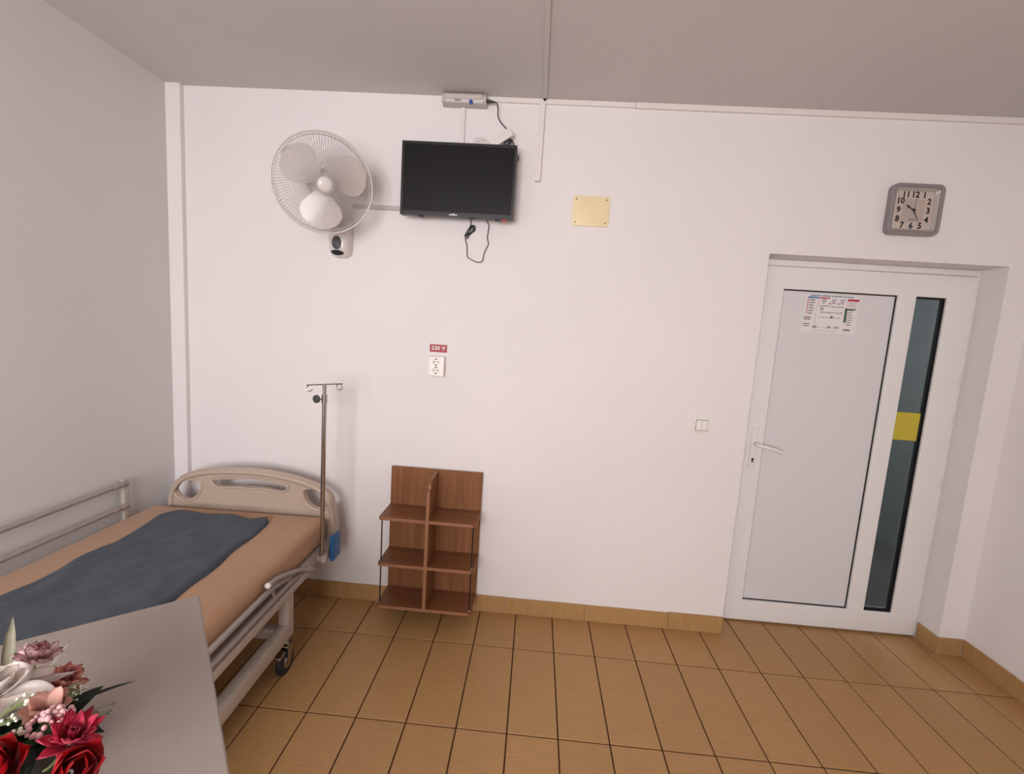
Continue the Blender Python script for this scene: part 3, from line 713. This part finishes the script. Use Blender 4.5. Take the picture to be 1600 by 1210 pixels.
# deck and frame
deck = B()
box(deck, -0.865, -0.035, -2.19, -0.19, 0.405, 0.43, bev=0.004)
obj('deck', deck, 'bedmetal', bed)
for x in (-0.90, -0.03):
    obj('side_beam', bx(x, x+0.035, -2.19, -0.185, 0.365, 0.425, bev=0.004), 'bedmetal', bed, smooth=True)
for y in (-0.185, -2.225):
    obj('end_beam', bx(-0.90, 0.005, y, y+0.035, 0.365, 0.425, bev=0.004), 'bedmetal', bed, smooth=True)
for x in (-0.88, -0.025):
    obj('base_beam', bx(x, x+0.045, -1.93, -0.555, 0.172, 0.238, bev=0.004), 'bedmetal', bed, smooth=True)
for y in (-0.62, -1.90):
    obj('cross_beam', bx(-0.835, -0.025, y, y+0.04, 0.18, 0.225, bev=0.003), 'bedmetal', bed, smooth=True)
def caster(x, y):
    cs = empty('caster', (x, y, 0)); cs.parent = bed; cs.location = Vector((x, y, 0))-bed.location
    R_ = 0.058
    lx = Matrix.Translation((x, y-0.015, R_)) @ Matrix.Rotation(PI/2, 4, 'Y')
    obj('wheel', lathe(B(), [(0.028, -0.014), (R_-0.006, -0.014), (R_, -0.009), (R_, 0.009), (R_-0.006, 0.014), (0.028, 0.014)], 28, lx), 'rubber', cs, smooth=True)
    obj('wheel_hub', lathe(B(), [(0, -0.017), (0.026, -0.017), (0.030, -0.013), (0.030, 0.013), (0.026, 0.017), (0, 0.017)], 24, lx), 'chrome', cs, smooth=True)
    fk = B()
    for s in (-1, 1):
        prism(fk, [(y-0.03, R_-0.008), (y+0.002, R_-0.01), (y+0.026, 0.13), (y-0.026, 0.13)], 'x', x+s*0.019-0.0016, x+s*0.019+0.0016)
    box(fk, x-0.021, x+0.021, y-0.03, y+0.028, 0.124, 0.134, bev=0.003); tube(fk, [(x, y, 0.13), (x, y, 0.175)], 0.012, 12)
    obj('fork', fk, 'chrome', cs, smooth=True)
    obj('brake_pedal', bx(x-0.016, x+0.016, y-0.082, y-0.035, 0.105, 0.117, bev=0.004), 'chrome', cs, smooth=True)
    obj('brake_cover', prism(B(), [(y-0.035, 0.124), (y-0.07, 0.118), (y-0.082, 0.10), (y-0.06, 0.108), (y-0.035, 0.118)], 'x', x-0.012, x+0.012), 'chrome', cs, smooth=True)
for x in (-0.8575, -0.0025):
    for y, s in ((-0.58, 1), (-1.90, -1)):
        obj('leg', bx(x-0.021, x+0.021, y-0.026, y+0.026, 0.2375, 0.366, bev=0.004), 'bedmetal', bed, smooth=True)
        caster(x-0.004, y+0.012)
# pole holder and blue plate on the head corner
obj('pole_holder', tube(B(), [(0.034, -0.300, 0.372), (0.034, -0.300, 0.412)], 0.0165, 16), 'bedmetal', bed, smooth=True)
obj('pole_bracket', bx(-0.01, 0.03, -0.315, -0.285, 0.374, 0.404, bev=0.003), 'bedmetal', bed)
obj('corner_bracket', bx(0.004, 0.040, -0.265, -0.140, 0.36, 0.42, bev=0.003), 'bedmetal', bed)
bp = prism(B(), [(-0.255, 0.352), (-0.244, 0.345), (-0.160, 0.345), (-0.155, 0.352), (-0.155, 0.466), (-0.255, 0.480)], 'x', 0.047, 0.062, 0.003)
obj('blue_guard_plate', bp, 'bluecap', bed, 'blue plastic plate at the corner of the headboard', smooth=True)
# raised rail on the wall side
lr = empty('side_rail', (-0.905, -0.345, 0.42)); lr.parent = bed; lr.location = Vector((-0.905, -0.345, 0.42))-bed.location
for y in (-0.345, -1.75):
    obj('rail_post', bx(-0.9185, -0.9015, y-0.014, y+0.014, 0.40, 0.738, bev=0.002), 'bedmetal', lr, smooth=True)
for z in (0.722, 0.612):
    rl = obj('rail_bar', tube(B(), [(-0.893, -0.35, z-0.004), (-0.893, -0.40, z), (-0.893, -1.70, z), (-0.893, -1.75, z-0.004)], 0.0115, 12), 'railmetal', lr, smooth=True)
    for y in (-0.365, -0.405):
        obj('rail_clamp', tube(B(), [(-0.893, y, z-0.001), (-0.893, y-0.022, z)], 0.0145, 12), 'railmetal', rl, smooth=True)
# folded-down rail on the room side
rr = empty('side_rail', (0.03, -0.8, 0.42)); rr.parent = bed; rr.location = Vector((0.03, -0.8, 0.42))-bed.location
obj('rail_handle', tube(B(), smoothpts([(0.036, -0.79, 0.532), (0.036, -0.70, 0.516), (0.036, -0.57, 0.470), (0.034, -0.50, 0.437), (0.033, -0.46, 0.414), (0.032, -0.40, 0.385)], 4), 0.0105, 12), 'railmetal', rr, smooth=True)
obj('end_cap', lathe(B(), [(0, 0.003), (0.009, 0.002), (0.0112, 0), (0.0112, -0.006), (0, -0.006)], 14, Matrix.Translation((0.036, -0.792, 0.5323)) @ Matrix.Rotation(PI/2, 4, 'X')), 'white', rr, 'white round end cap', smooth=True)
obj('rail_bar', tube(B(), smoothpts([(0.030, -0.62, 0.470), (0.030, -0.70, 0.488), (0.030, -0.80, 0.498), (0.030, -1.2, 0.500), (0.030, -1.80, 0.500)], 3), 0.0115, 12), 'railmetal', rr, smooth=True)
obj('rail_bar', tube(B(), [(0.030, -0.52, 0.428), (0.030, -0.62, 0.442), (0.030, -1.80, 0.452)], 0.0115, 12), 'railmetal', rr, smooth=True)
obj('rail_channel', bx(0.012, 0.036, -1.85, -0.43, 0.383, 0.418, bev=0.004), 'bedmetal', rr, smooth=True)
for y, z0, z1 in ((-0.72, 0.412, 0.495), (-0.60, 0.412, 0.462), (-1.4, 0.412, 0.5), (-1.7, 0.412, 0.5)):
    obj('rail_link', tube(B(), [(0.030, y, z0), (0.030, y-0.03, z1)], 0.007, 10), 'railmetal', rr, smooth=True)
bed.rotation_euler.z = BROT

# mattress and blanket turn with the bed
mm = bx(-0.895, 0.006, -2.18, -0.195, 0.4305, 0.562, bev=0.038, seg=5)
mt = obj('mattress', mm, 'sheet', None, 'thick mattress covered with a tan fitted sheet on the hospital bed', 'mattress', smooth='all', origin=(BX, BY, 0.4305))
mt.rotation_euler.z = BROT
def blanket():
    bm = B(); nx_, ny_ = 70, 120
    from mathutils import noise
    top, bot = [], []
    for j in range(ny_+1):
        t = j/ny_; rt_, rb_ = [], []
        for i in range(nx_+1):
            s = i/nx_
            yh = -0.322-0.018*math.sin(s*9.0)*s + 0.030*math.exp(-((s-0.93)/0.07)**2)+0.022*math.exp(-((s-0.16)/0.12)**2) - 0.045*math.exp(-(s/0.06)**2) - 0.05*max(0, (s-0.955)/0.045)**2
            y = yh + (-1.86-yh)*t
            x0 = -0.722 + 0.010*math.sin(y*7)+0.006*math.sin(y*19); x1 = -0.198 + 0.010*math.sin(y*6+1)+0.005*math.sin(y*23)
            x = x0+(x1-x0)*s
            e = min(s, 1-s)*(x1-x0); e2 = min(t, 1-t)*1.55
            ed = min(1, e/0.022)*1.0; ed2 = min(1, e2/0.022)
            prof = math.sqrt(max(0, 1-(1-ed)**2))*math.sqrt(max(0, 1-(1-ed2)**2))
            nz_ = noise.noise((x*5, y*5, 1.3))*0.009+noise.noise((x*14+y*6, y*10-x*4, 4.0))*0.006+abs(noise.noise((x*9-y*5, y*5+x*3, 9.0)))*0.012
            hump = 0.016*math.exp(-((t)/0.035)**2)*(0.6+0.6*noise.noise((x*9, 3.0, 0)))
            z = 0.5635+(0.018+nz_*0.8+hump)*prof
            rt_.append(bm.verts.new((x, y, max(z, 0.5636)))); rb_.append(bm.verts.new((x, y, 0.5632)))
        top.append(rt_); bot.append(rb_)
    for j in range(ny_):
        for i in range(nx_):
            bm.faces.new((top[j][i], top[j][i+1], top[j+1][i+1], top[j+1][i]))
            bm.faces.new((bot[j][i], bot[j+1][i], bot[j+1][i+1], bot[j][i+1]))
    def side(a, b, c, d_): bm.faces.new((a, b, c, d_))
    for i in range(nx_):
        side(top[0][i], bot[0][i], bot[0][i+1], top[0][i+1]); side(top[-1][i], top[-1][i+1], bot[-1][i+1], bot[-1][i])
    for j in range(ny_):
        side(top[j][0], top[j+1][0], bot[j+1][0], bot[j][0]); side(top[j][-1], bot[j][-1], bot[j+1][-1], top[j+1][-1])
    return bm
bl = obj('blanket', blanket(), 'blanket', None, 'slate grey fleece blanket spread lengthwise over the tan mattress', 'blanket', smooth='all', origin=(BX, BY, 0.5632))
bl.rotation_euler.z = BROT

# ------------------------------------------------------------ infusion pole
px_, py_ = 0.037, -0.303
iv = empty('infusion_pole', (px_, py_, 0.413), 'slim chrome infusion pole with two hooks standing at the head of the bed', 'pole')
obj('lower_tube', tube(B(), [(px_, py_, 0.4125), (px_+0.001, py_, 0.8), (px_+0.002, py_, 1.195)], 0.0105, 16), 'chrome', iv, smooth=True)
obj('upper_tube', tube(B(), [(px_+0.002, py_, 1.195), (px_+0.002, py_, 1.253)], 0.0085, 16), 'chrome', iv, smooth=True)
obj('clamp_collar', tube(B(), [(px_+0.002, py_, 1.165), (px_+0.002, py_, 1.205)], 0.0135, 16), 'chrome', iv, smooth=True)
br = obj('crossbar', tube(B(), [(px_-0.088, py_+0.01, 1.243), (px_+0.002, py_, 1.2535), (px_+0.092, py_-0.01, 1.264)], 0.0032, 8), 'chrome', iv, smooth=True)
for hx, hz in ((px_-0.070, 1.2295), (px_+0.072, 1.2465)):
    pts = [(hx+0.0135*math.cos(math.radians(a)), py_, hz+0.0135*math.sin(math.radians(a))) for a in range(115, 425, 20)]
    obj('hook', tube(B(), pts, 0.0024, 8), 'chrome', br, smooth=True)
kn = obj('knob', lathe(B(), [(0, 0.008), (0.016, 0.008), (0.0195, 0.005), (0.0195, -0.005), (0.016, -0.008), (0, -0.008)], 8, Matrix.Translation((px_-0.030, py_-0.012, 1.184)) @ Matrix.Rotation(math.radians(-20), 4, 'Z') @ Matrix.Rotation(PI/2, 4, 'X')), 'dkgrey', iv, 'dark grey clamp knob')
obj('knob_screw', tube(B(), [(px_-0.024, py_-0.008, 1.184), (px_-0.004, py_-0.002, 1.184)], 0.004, 8), 'chrome', kn)

# ------------------------------------------------------------ overbed table
va = math.radians(-48.6); vv = Vector((math.cos(va), math.sin(va), 0)); uu = Vector((math.cos(va-PI/2), math.sin(va-PI/2), 0))
TC = Vector((0.211, -1.331, 0)); TH = 0.85
tb = empty('overbed_table', TC+uu*0.21+vv*0.6, 'grey laminate overbed table with the flower arrangement on it', 'table')
def tbx(u0, u1, v0, v1, z0, z1, bev=0.0):
    bm = bx(u0, u1, v0, v1, z0, z1, bev=bev)
    for v in bm.verts:
        p = TC+uu*v.co.x+vv*v.co.y; v.co = Vector((p.x, p.y, v.co.z))
    return bm
obj('tabletop', tbx(0, 0.42, 0, 0.80, TH-0.022, TH, 0.002), 'table', tb)
obj('edge_band', tbx(-0.0012, 0.4212, -0.0012, 0.8012, TH-0.020, TH-0.002), 'table', tb)
obj('top_support', tbx(0.17, 0.25, 0.15, 0.76, TH-0.047, TH-0.0225, 0.003), 'bedmetal', tb, smooth=True)
obj('column', tbx(0.185, 0.235, 0.67, 0.73, 0.06, TH-0.047, 0.004), 'bedmetal', tb, smooth=True)
obj('base_bar', tbx(0.02, 0.40, 0.67, 0.72, 0.048, 0.085, 0.004), 'bedmetal', tb, smooth=True)
for u in (0.03, 0.35):
    obj('foot', tbx(u, u+0.035, 0.16, 0.72, 0.05, 0.083, 0.004), 'bedmetal', tb, smooth=True)
    for v in (0.18, 0.70):
        p = TC+uu*(u+0.0175)+vv*v
        obj('caster', lathe(B(), [(0, -0.010), (0.02, -0.010), (0.0255, -0.006), (0.0255, 0.006), (0.02, 0.010), (0, 0.010)], 20, Matrix.Translation((p.x, p.y, 0.0255)) @ Matrix.Rotation(0.6, 4, 'Z') @ Matrix.Rotation(PI/2, 4, 'Y')), 'rubber', tb, smooth=True)

# ------------------------------------------------------------ artificial flowers on the table
W['petal_red'] = mat('red_petal', rgb(200, 16, 34), 0.55, var=0.18, scale=25, sheen=0.2)
W['petal_mag'] = mat('magenta_petal', rgb(216, 70, 104), 0.6, var=0.18, scale=30, sheen=0.2)
W['petal_pink'] = mat('pink_petal', rgb(255, 214, 214), 0.6, var=0.15, scale=30, sheen=0.2)
W['petal_dpink'] = mat('deep_pink_petal', rgb(250, 182, 188), 0.6, var=0.2, scale=30, sheen=0.2)
W['petal_coral'] = mat('coral_petal', rgb(250, 186, 172), 0.6, var=0.15, scale=30)
W['petal_pale'] = mat('pale_pink_petal', rgb(232, 190, 176), 0.6, var=0.12, scale=30)
W['bud'] = mat('pale_bud', rgb(226, 178, 180), 0.5, var=0.12, scale=60)
W['whitebud'] = mat('white_bud', rgb(226, 226, 210), 0.5, var=0.08, scale=60)
W['leaf'] = mat('green_leaf', rgb(62, 92, 44), 0.5, var=0.25, scale=18)
W['darkleaf'] = mat('dark_green_leaf', rgb(34, 46, 32), 0.45, var=0.25, scale=18)
W['varleaf'] = mat('pale_striped_leaf', rgb(214, 208, 188), 0.5, col2=rgb(160, 164, 130), scale=14, stretch=(1, 1, 1))
W['stem'] = mat('green_stem', rgb(110, 120, 74), 0.6, var=0.15)
W['pot'] = mat('dark_pot', rgb(52, 44, 38), 0.5, var=0.1)
def translucent(key, fac):
    m = W[key]; nt = m.node_tree; p = nt.nodes['Principled BSDF']; out = nt.nodes['Material Output']
    t = nt.nodes.new('ShaderNodeBsdfTranslucent'); x = nt.nodes.new('ShaderNodeMixShader'); x.inputs[0].default_value = fac
    nt.links.new(p.inputs['Base Color'].links[0].from_socket, t.inputs[0])
    nt.links.new(p.outputs[0], x.inputs[1]); nt.links.new(t.outputs[0], x.inputs[2]); nt.links.new(x.outputs[0], out.inputs[0])
for key in ('petal_red', 'petal_mag', 'petal_pink', 'petal_dpink', 'petal_coral', 'petal_pale', 'leaf'): translucent(key, 0.35)
FB = Vector((0.295, -1.80, TH))
fl = empty('flower_arrangement', FB, 'artificial flower arrangement with red, pink and cream blooms on the overbed table', 'flowers')
pot = lathe(B(), [(0, 0.0), (0.042, 0.0), (0.048, 0.004), (0.056, 0.062), (0.060, 0.064), (0.060, 0.068), (0.052, 0.068), (0.050, 0.055), (0, 0.052)], 28, Matrix.Translation(FB))
obj('pot', pot, 'pot', fl, smooth=True)
def petal_mesh(name, L, Wd, cup, curl, tip, m, nu=7, nv=4, ruffle=0.0):
    bm = B(); rows = []
    for i in range(nu+1):
        t = i/nu
        w = Wd*(math.sin(PI*min(1, t**0.75*0.93+0.07))**tip)*0.5
        if i == nu: w = Wd*0.02
        row = []
        for j in range(nv+1):
            s = j/nv*2-1
            z = cup*(s*s)*w*2 + curl*t*t*L + ruffle*math.sin(s*7+t*9)*t*L*0.08
            row.append(bm.verts.new((s*w, t*L*(1-0.15*abs(curl)*t)-(0.06*L*s*s*t if tip < 1 else 0), z)))
        rows.append(row)
    for i in range(nu):
        for j in range(nv): bm.faces.new((rows[i][j], rows[i][j+1], rows[i+1][j+1], rows[i+1][j]))
    bmesh.ops.solidify(bm, geom=bm.faces[:], thickness=0.0006)
    me = bpy.data.meshes.new(name); bm.to_mesh(me); bm.free()
    for p in me.polygons: p.use_smooth = True
    me.materials.append(W[m]); return me
def basis(axis, spin=0):
    z = Vector(axis).normalized(); x = z.orthogonal().normalized(); y = z.cross(x)
    q = Matrix((x, y, z)).transposed()
    return q @ Matrix.Rotation(spin, 3, 'Z')
def add_mesh(name, me, parent, loc, rot3):
    o = bpy.data.objects.new(name, me); C.objects.link(o); o.parent = parent
    pw = Vector((0, 0, 0)); q = parent
    while q: pw += q.location; q = q.parent
    o.location = Vector(loc)-pw; o.rotation_euler = rot3.to_euler(); return o
def flower(name, label, centre, axis, layers, seed=0, stem=True):
    """layers: (mesh, count, elevation deg above the flower plane, offset radius, z offset, phase)"""
    rnd = random.Random(seed)
    e = empty(name, centre); e.parent = fl; e.location = Vector(centre)-FB; e['label'] = label
    Bz = basis(axis)
    for me, n_, el, ro, zo, ph in layers:
        for k in range(n_):
            a = 2*PI*k/n_+ph+rnd.uniform(-0.15, 0.15)
            q = Bz @ Matrix.Rotation(a, 3, 'Z') @ Matrix.Rotation(math.radians(el+rnd.uniform(-7, 7)), 3, 'X')
            p = Vector(centre) + Bz @ (Matrix.Rotation(a, 3, 'Z') @ Vector((0, ro, zo)))
            add_mesh('petal', me, e, p, q)
    if stem:
        c = Vector(centre); a = Vector(axis).normalized()
        obj('stem', tube(B(), smoothpts([FB+Vector((0, 0, 0.05)), FB*0.5+c*0.5-a*0.02, c-a*0.002], 5), 0.0018, 6), 'stem', e)
    return e
# red blooms with magenta inner petals
red_o = petal_mesh('petal', 0.052, 0.046, 0.30, 0.35, 0.55, 'petal_red')
mag_i = petal_mesh('petal', 0.041, 0.019, 0.22, 0.18, 0.75, 'petal_mag', ruffle=0.6)
mag_s = petal_mesh('petal', 0.024, 0.016, 0.3, 0.2, 0.7, 'petal_mag', ruffle=0.6)
flower('flower', 'red bloom with magenta inner petals', (0.424, -1.842, 0.926), (0.62, -0.30, 0.55), [(red_o, 6, 42, 0.006, -0.004, 0.2), (red_o, 5, 60, 0.004, 0.0, 0.7)], 1)
flower('flower', 'magenta ruffled bloom', (0.405, -1.822, 0.950), (0.35, -0.15, 0.9), [(mag_i, 9, 22, 0.004, 0, 0), (mag_i, 8, 48, 0.003, 0.003, 0.4), (mag_s, 7, 70, 0.002, 0.005, 0.2)], 2)
flower('flower', 'large dark red bloom', (0.352, -1.868, 0.938), (0.2, -0.5, 0.8), [(red_o, 7, 25, 0.006, -0.004, 0.1), (red_o, 6, 50, 0.004, 0.0, 0.5), (red_o, 4, 70, 0.002, 0.004, 0.9)], 3)
# pink carnations
car = petal_mesh('petal', 0.036, 0.024, 0.15, 0.2, 0.5, 'petal_pink', ruffle=1.0)
car2 = petal_mesh('petal', 0.028, 0.018, 0.2, 0.15, 0.5, 'petal_dpink', ruffle=1.0)
flower('flower', 'pink ruffled carnation', (0.190, -1.682, 0.935), (0.0, 0.35, 0.9), [(car, 10, 15, 0.004, 0, 0), (car, 9, 40, 0.003, 0.003, 0.3), (car2, 8, 65, 0.002, 0.005, 0.1)], 4)
cor = petal_mesh('petal', 0.034, 0.022, 0.2, 0.2, 0.55, 'petal_coral', ruffle=0.7)
flower('flower', 'coral pink bloom', (0.258, -1.704, 0.918), (0.45, 0.2, 0.8), [(cor, 8, 18, 0.004, 0, 0), (cor, 7, 46, 0.003, 0.003, 0.3), (car2, 6, 68, 0.002, 0.005, 0.1)], 5)
# pale pink flower with a cluster of buds
pal = petal_mesh('petal', 0.030, 0.025, 0.15, 0.12, 0.5, 'petal_pale')
pc_ = flower('flower', 'pale pink flower with a cluster of small buds', (0.338, -1.792, 0.962), (0.2, -0.2, 0.95), [(pal, 6, 18, 0.004, 0, 0.3), (pal, 4, 40, 0.003, 0.002, 0.8)], 6)
def bud_bm(c, r, ax=None):
    bm = B(); bmesh.ops.create_icosphere(bm, subdivisions=2, radius=r)
    for v in bm.verts: v.co = Vector((v.co.x, v.co.y, v.co.z*1.25))+Vector(c)
    return bm
rnd = random.Random(5)
for k in range(46):
    a = rnd.uniform(0, 2*PI); r = 0.026*math.sqrt(rnd.random())
    c = Vector((0.366+r*math.cos(a), -1.812+r*math.sin(a)*0.9, 0.968+0.012*(1-(r/0.026)**2)+rnd.uniform(-.003, .003)))
    obj('bud', bud_bm(c, rnd.uniform(0.0026, 0.0040)), 'bud', pc_, smooth='all')
obj('bud_base', lathe(B(), [(0, 0.004), (0.012, 0.002), (0.016, -0.006), (0.010, -0.02), (0, -0.03)], 14, Matrix.Translation((0.366, -1.812, 0.964))), 'leaf', pc_, smooth='all')
# cream organza bloom with pointed petals
org = petal_mesh('petal', 0.072, 0.062, 0.10, 0.10, 0.6, 'organza', nu=9)
org2 = petal_mesh('petal', 0.088, 0.042, 0.16, 0.12, 1.0, 'organza', nu=9)
org4 = petal_mesh('petal', 0.104, 0.046, 0.14, 0.06, 1.0, 'organza', nu=9)
org3 = petal_mesh('petal', 0.045, 0.040, 0.25, 0.3, 0.55, 'organza', nu=8)
lc = Vector((0.238, -1.772, 0.952))
lil = empty('flower', lc); lil.parent = fl; lil.location = lc-FB; lil['label'] = 'large cream bloom with wide translucent petals'
Bz = basis((0.15, -0.15, 0.97))
def aim(me, direction, lift, roll_=0.0, zo=0.0):
    dv = Vector(direction); dv.z = 0; dv.normalize()
    y = (dv*math.cos(lift)+Vector((0, 0, math.sin(lift)))).normalized(); x = y.cross(Vector((0, 0, 1))).normalized(); z = x.cross(y)
    q = Matrix((x, y, z)).transposed() @ Matrix.Rotation(roll_, 3, 'Y')
    add_mesh('petal', me, lil, lc+Vector((0, 0, zo)), q)
aim(org4, (1.0, 0.02, 0), 0.05, 0.15, 0.006); aim(org2, (0.80, 0.55, 0), 0.02, -0.15, 0.002); aim(org, (0.25, 0.95, 0), 0.05, 0.1, -0.004)
aim(org, (-0.6, 0.8, 0), 0.12, 0, 0.002); aim(org3, (0.75, 0.65, 0), 0.35, 0.1, 0.008); aim(org, (0.5, -0.85, 0), -0.05, -0.1, 0.0); aim(org2, (0.95, -0.30, 0), -0.08, 0.2, 0.0); aim(org, (-0.85, -0.5, 0), 0.2)
for k in range(5):
    a = 2*PI*k/5; aim(org3, (math.cos(a), math.sin(a), 0), 0.7, 0.1, 0.006)
obj('stem', tube(B(), smoothpts([FB+Vector((0, 0, 0.05)), (0.26, -1.79, 0.915), lc], 5), 0.0022, 6), 'stem', lil)
# leaves
def leaf(base, tip, width, m, sag=0.0, label=None, side=None):
    b = Vector(base); t = Vector(tip); d_ = t-b; L_ = d_.length; d_.normalize()
    x = d_.cross(Vector((0, 0, 1))).normalized() if side is None else Vector(side).normalized()
    n_ = x.cross(d_); bm = B(); rows = []
    for i in range(11):
        s = i/10; w = width*math.sin(PI*min(1, 0.12+0.88*s))**0.9*0.5 if i < 10 else 0.0002
        c = b+d_*L_*s + n_*sag*4*s*(1-s)
        rows.append([bm.verts.new(c-x*w+n_*w*0.35), bm.verts.new(c), bm.verts.new(c+x*w+n_*w*0.35)])
    for i in range(10):
        for j in range(2): bm.faces.new((rows[i][j], rows[i][j+1], rows[i+1][j+1], rows[i+1][j]))
    bmesh.ops.solidify(bm, geom=bm.faces[:], thickness=0.0005)
    o = obj('leaf', bm, m, fl, smooth='all')
    if label: o['label'] = label
leaf((0.318, -1.758, 0.928), (0.411, -1.723, 0.962), 0.010, 'darkleaf', 0.004, 'long narrow dark leaf')
leaf((0.20, -1.735, 0.93), (0.080, -1.622, 0.972), 0.016, 'varleaf', 0.003, 'pale striped pointed leaf')
leaf((0.19, -1.72, 0.91), (0.118, -1.655, 0.93), 0.030, 'darkleaf')
leaf((0.20, -1.70, 0.90), (0.150, -1.585, 0.905), 0.012, 'organza', 0.002, 'pale translucent leaf')
leaf((0.26, -1.74, 0.92), (0.305, -1.705, 0.935), 0.014, 'varleaf', 0.0)
leaf((0.27, -1.765, 0.935), (0.330, -1.752, 0.935), 0.022, 'leaf'); leaf((0.30, -1.78, 0.925), (0.385, -1.775, 0.935), 0.020, 'leaf')
leaf((0.28, -1.79, 0.93), (0.345, -1.755, 0.925), 0.020, 'leaf'); leaf((0.22, -1.72, 0.905), (0.275, -1.675, 0.905), 0.018, 'leaf')
rnd = random.Random(11)
for k in range(26):
    a = rnd.uniform(0, 2*PI); r0_ = rnd.uniform(0.0, 0.03); r1_ = rnd.uniform(0.055, 0.10)
    b_ = FB+Vector((0.02+r0_*math.cos(a), r0_*math.sin(a), rnd.uniform(0.06, 0.085)))
    t_ = FB+Vector((0.02+r1_*math.cos(a), r1_*math.sin(a)*0.9, rnd.uniform(0.055, 0.095)))
    leaf(b_, t_, rnd.uniform(0.025, 0.04), rnd.choice(('leaf', 'darkleaf', 'darkleaf')), rnd.uniform(0, 0.008))
for c in ((0.290, -1.800, 0.955), (0.278, -1.815, 0.952)): leaf(Vector(c)-Vector((0.02, 0.0, 0.02)), Vector(c)+Vector((0.012, 0.018, 0.0)), 0.026, 'leaf')
for k in range(22):
    a = rnd.uniform(0, 2*PI); c = Vector((0.262+rnd.uniform(-0.035, 0.045), -1.832+rnd.uniform(-0.03, 0.03), 0.925+rnd.uniform(0, 0.018)))
    dv = Vector((math.cos(a), math.sin(a), rnd.uniform(-0.1, 0.3)))*rnd.uniform(0.018, 0.028)
    leaf(c-dv*0.6, c+dv, rnd.uniform(0.018, 0.028), rnd.choice(('leaf', 'darkleaf', 'darkleaf')), rnd.uniform(0, 0.006))
# sprays of tiny buds
def spray(name, base, tips, m, r, label):
    e = empty(name, base); e.parent = fl; e.location = Vector(base)-FB; e['label'] = label
    st = B()
    for t in tips: tube(st, [Vector(base), Vector(base)*0.45+Vector(t)*0.55+Vector((0, 0, 0.002)), Vector(t)], 0.0007, 5)
    obj('stem', st, 'stem', e)
    for t in tips: obj('bud', bud_bm(t, r), m, e, smooth='all')
rnd = random.Random(3)
def cloud(c, sx, sy, sz, n): return [(c[0]+rnd.uniform(-sx, sx), c[1]+rnd.uniform(-sy, sy), c[2]+rnd.uniform(-sz, sz)) for _ in range(n)]
spray('bud_spray', (0.318, -1.758, 0.938), cloud((0.333, -1.744, 0.952), 0.012, 0.012, 0.006, 16), 'whitebud', 0.0014, 'feathery white tipped spray')
spray('bud_spray', (0.275, -1.80, 0.955), cloud((0.300, -1.786, 0.972), 0.018, 0.008, 0.004, 12), 'whitebud', 0.0026, 'white bud spray')
spray('bud_spray', (0.285, -1.825, 0.955), cloud((0.306, -1.812, 0.966), 0.014, 0.007, 0.004, 7), 'whitebud', 0.0022, 'white bud spray')
spray('bud_spray', (0.325, -1.84, 0.965), cloud((0.352, -1.838, 0.975), 0.010, 0.008, 0.003, 7), 'whitebud', 0.0024, 'white bud spray')
spray('bud_spray', (0.354, -1.770, 0.932), [(0.402, -1.760, 0.942), (0.395, -1.768, 0.938), (0.380, -1.760, 0.938), (0.406, -1.768, 0.945), (0.399, -1.752, 0.946), (0.385, -1.775, 0.936), (0.372, -1.758, 0.940)], 'stem', 0.0018, 'thin branching green sprig')
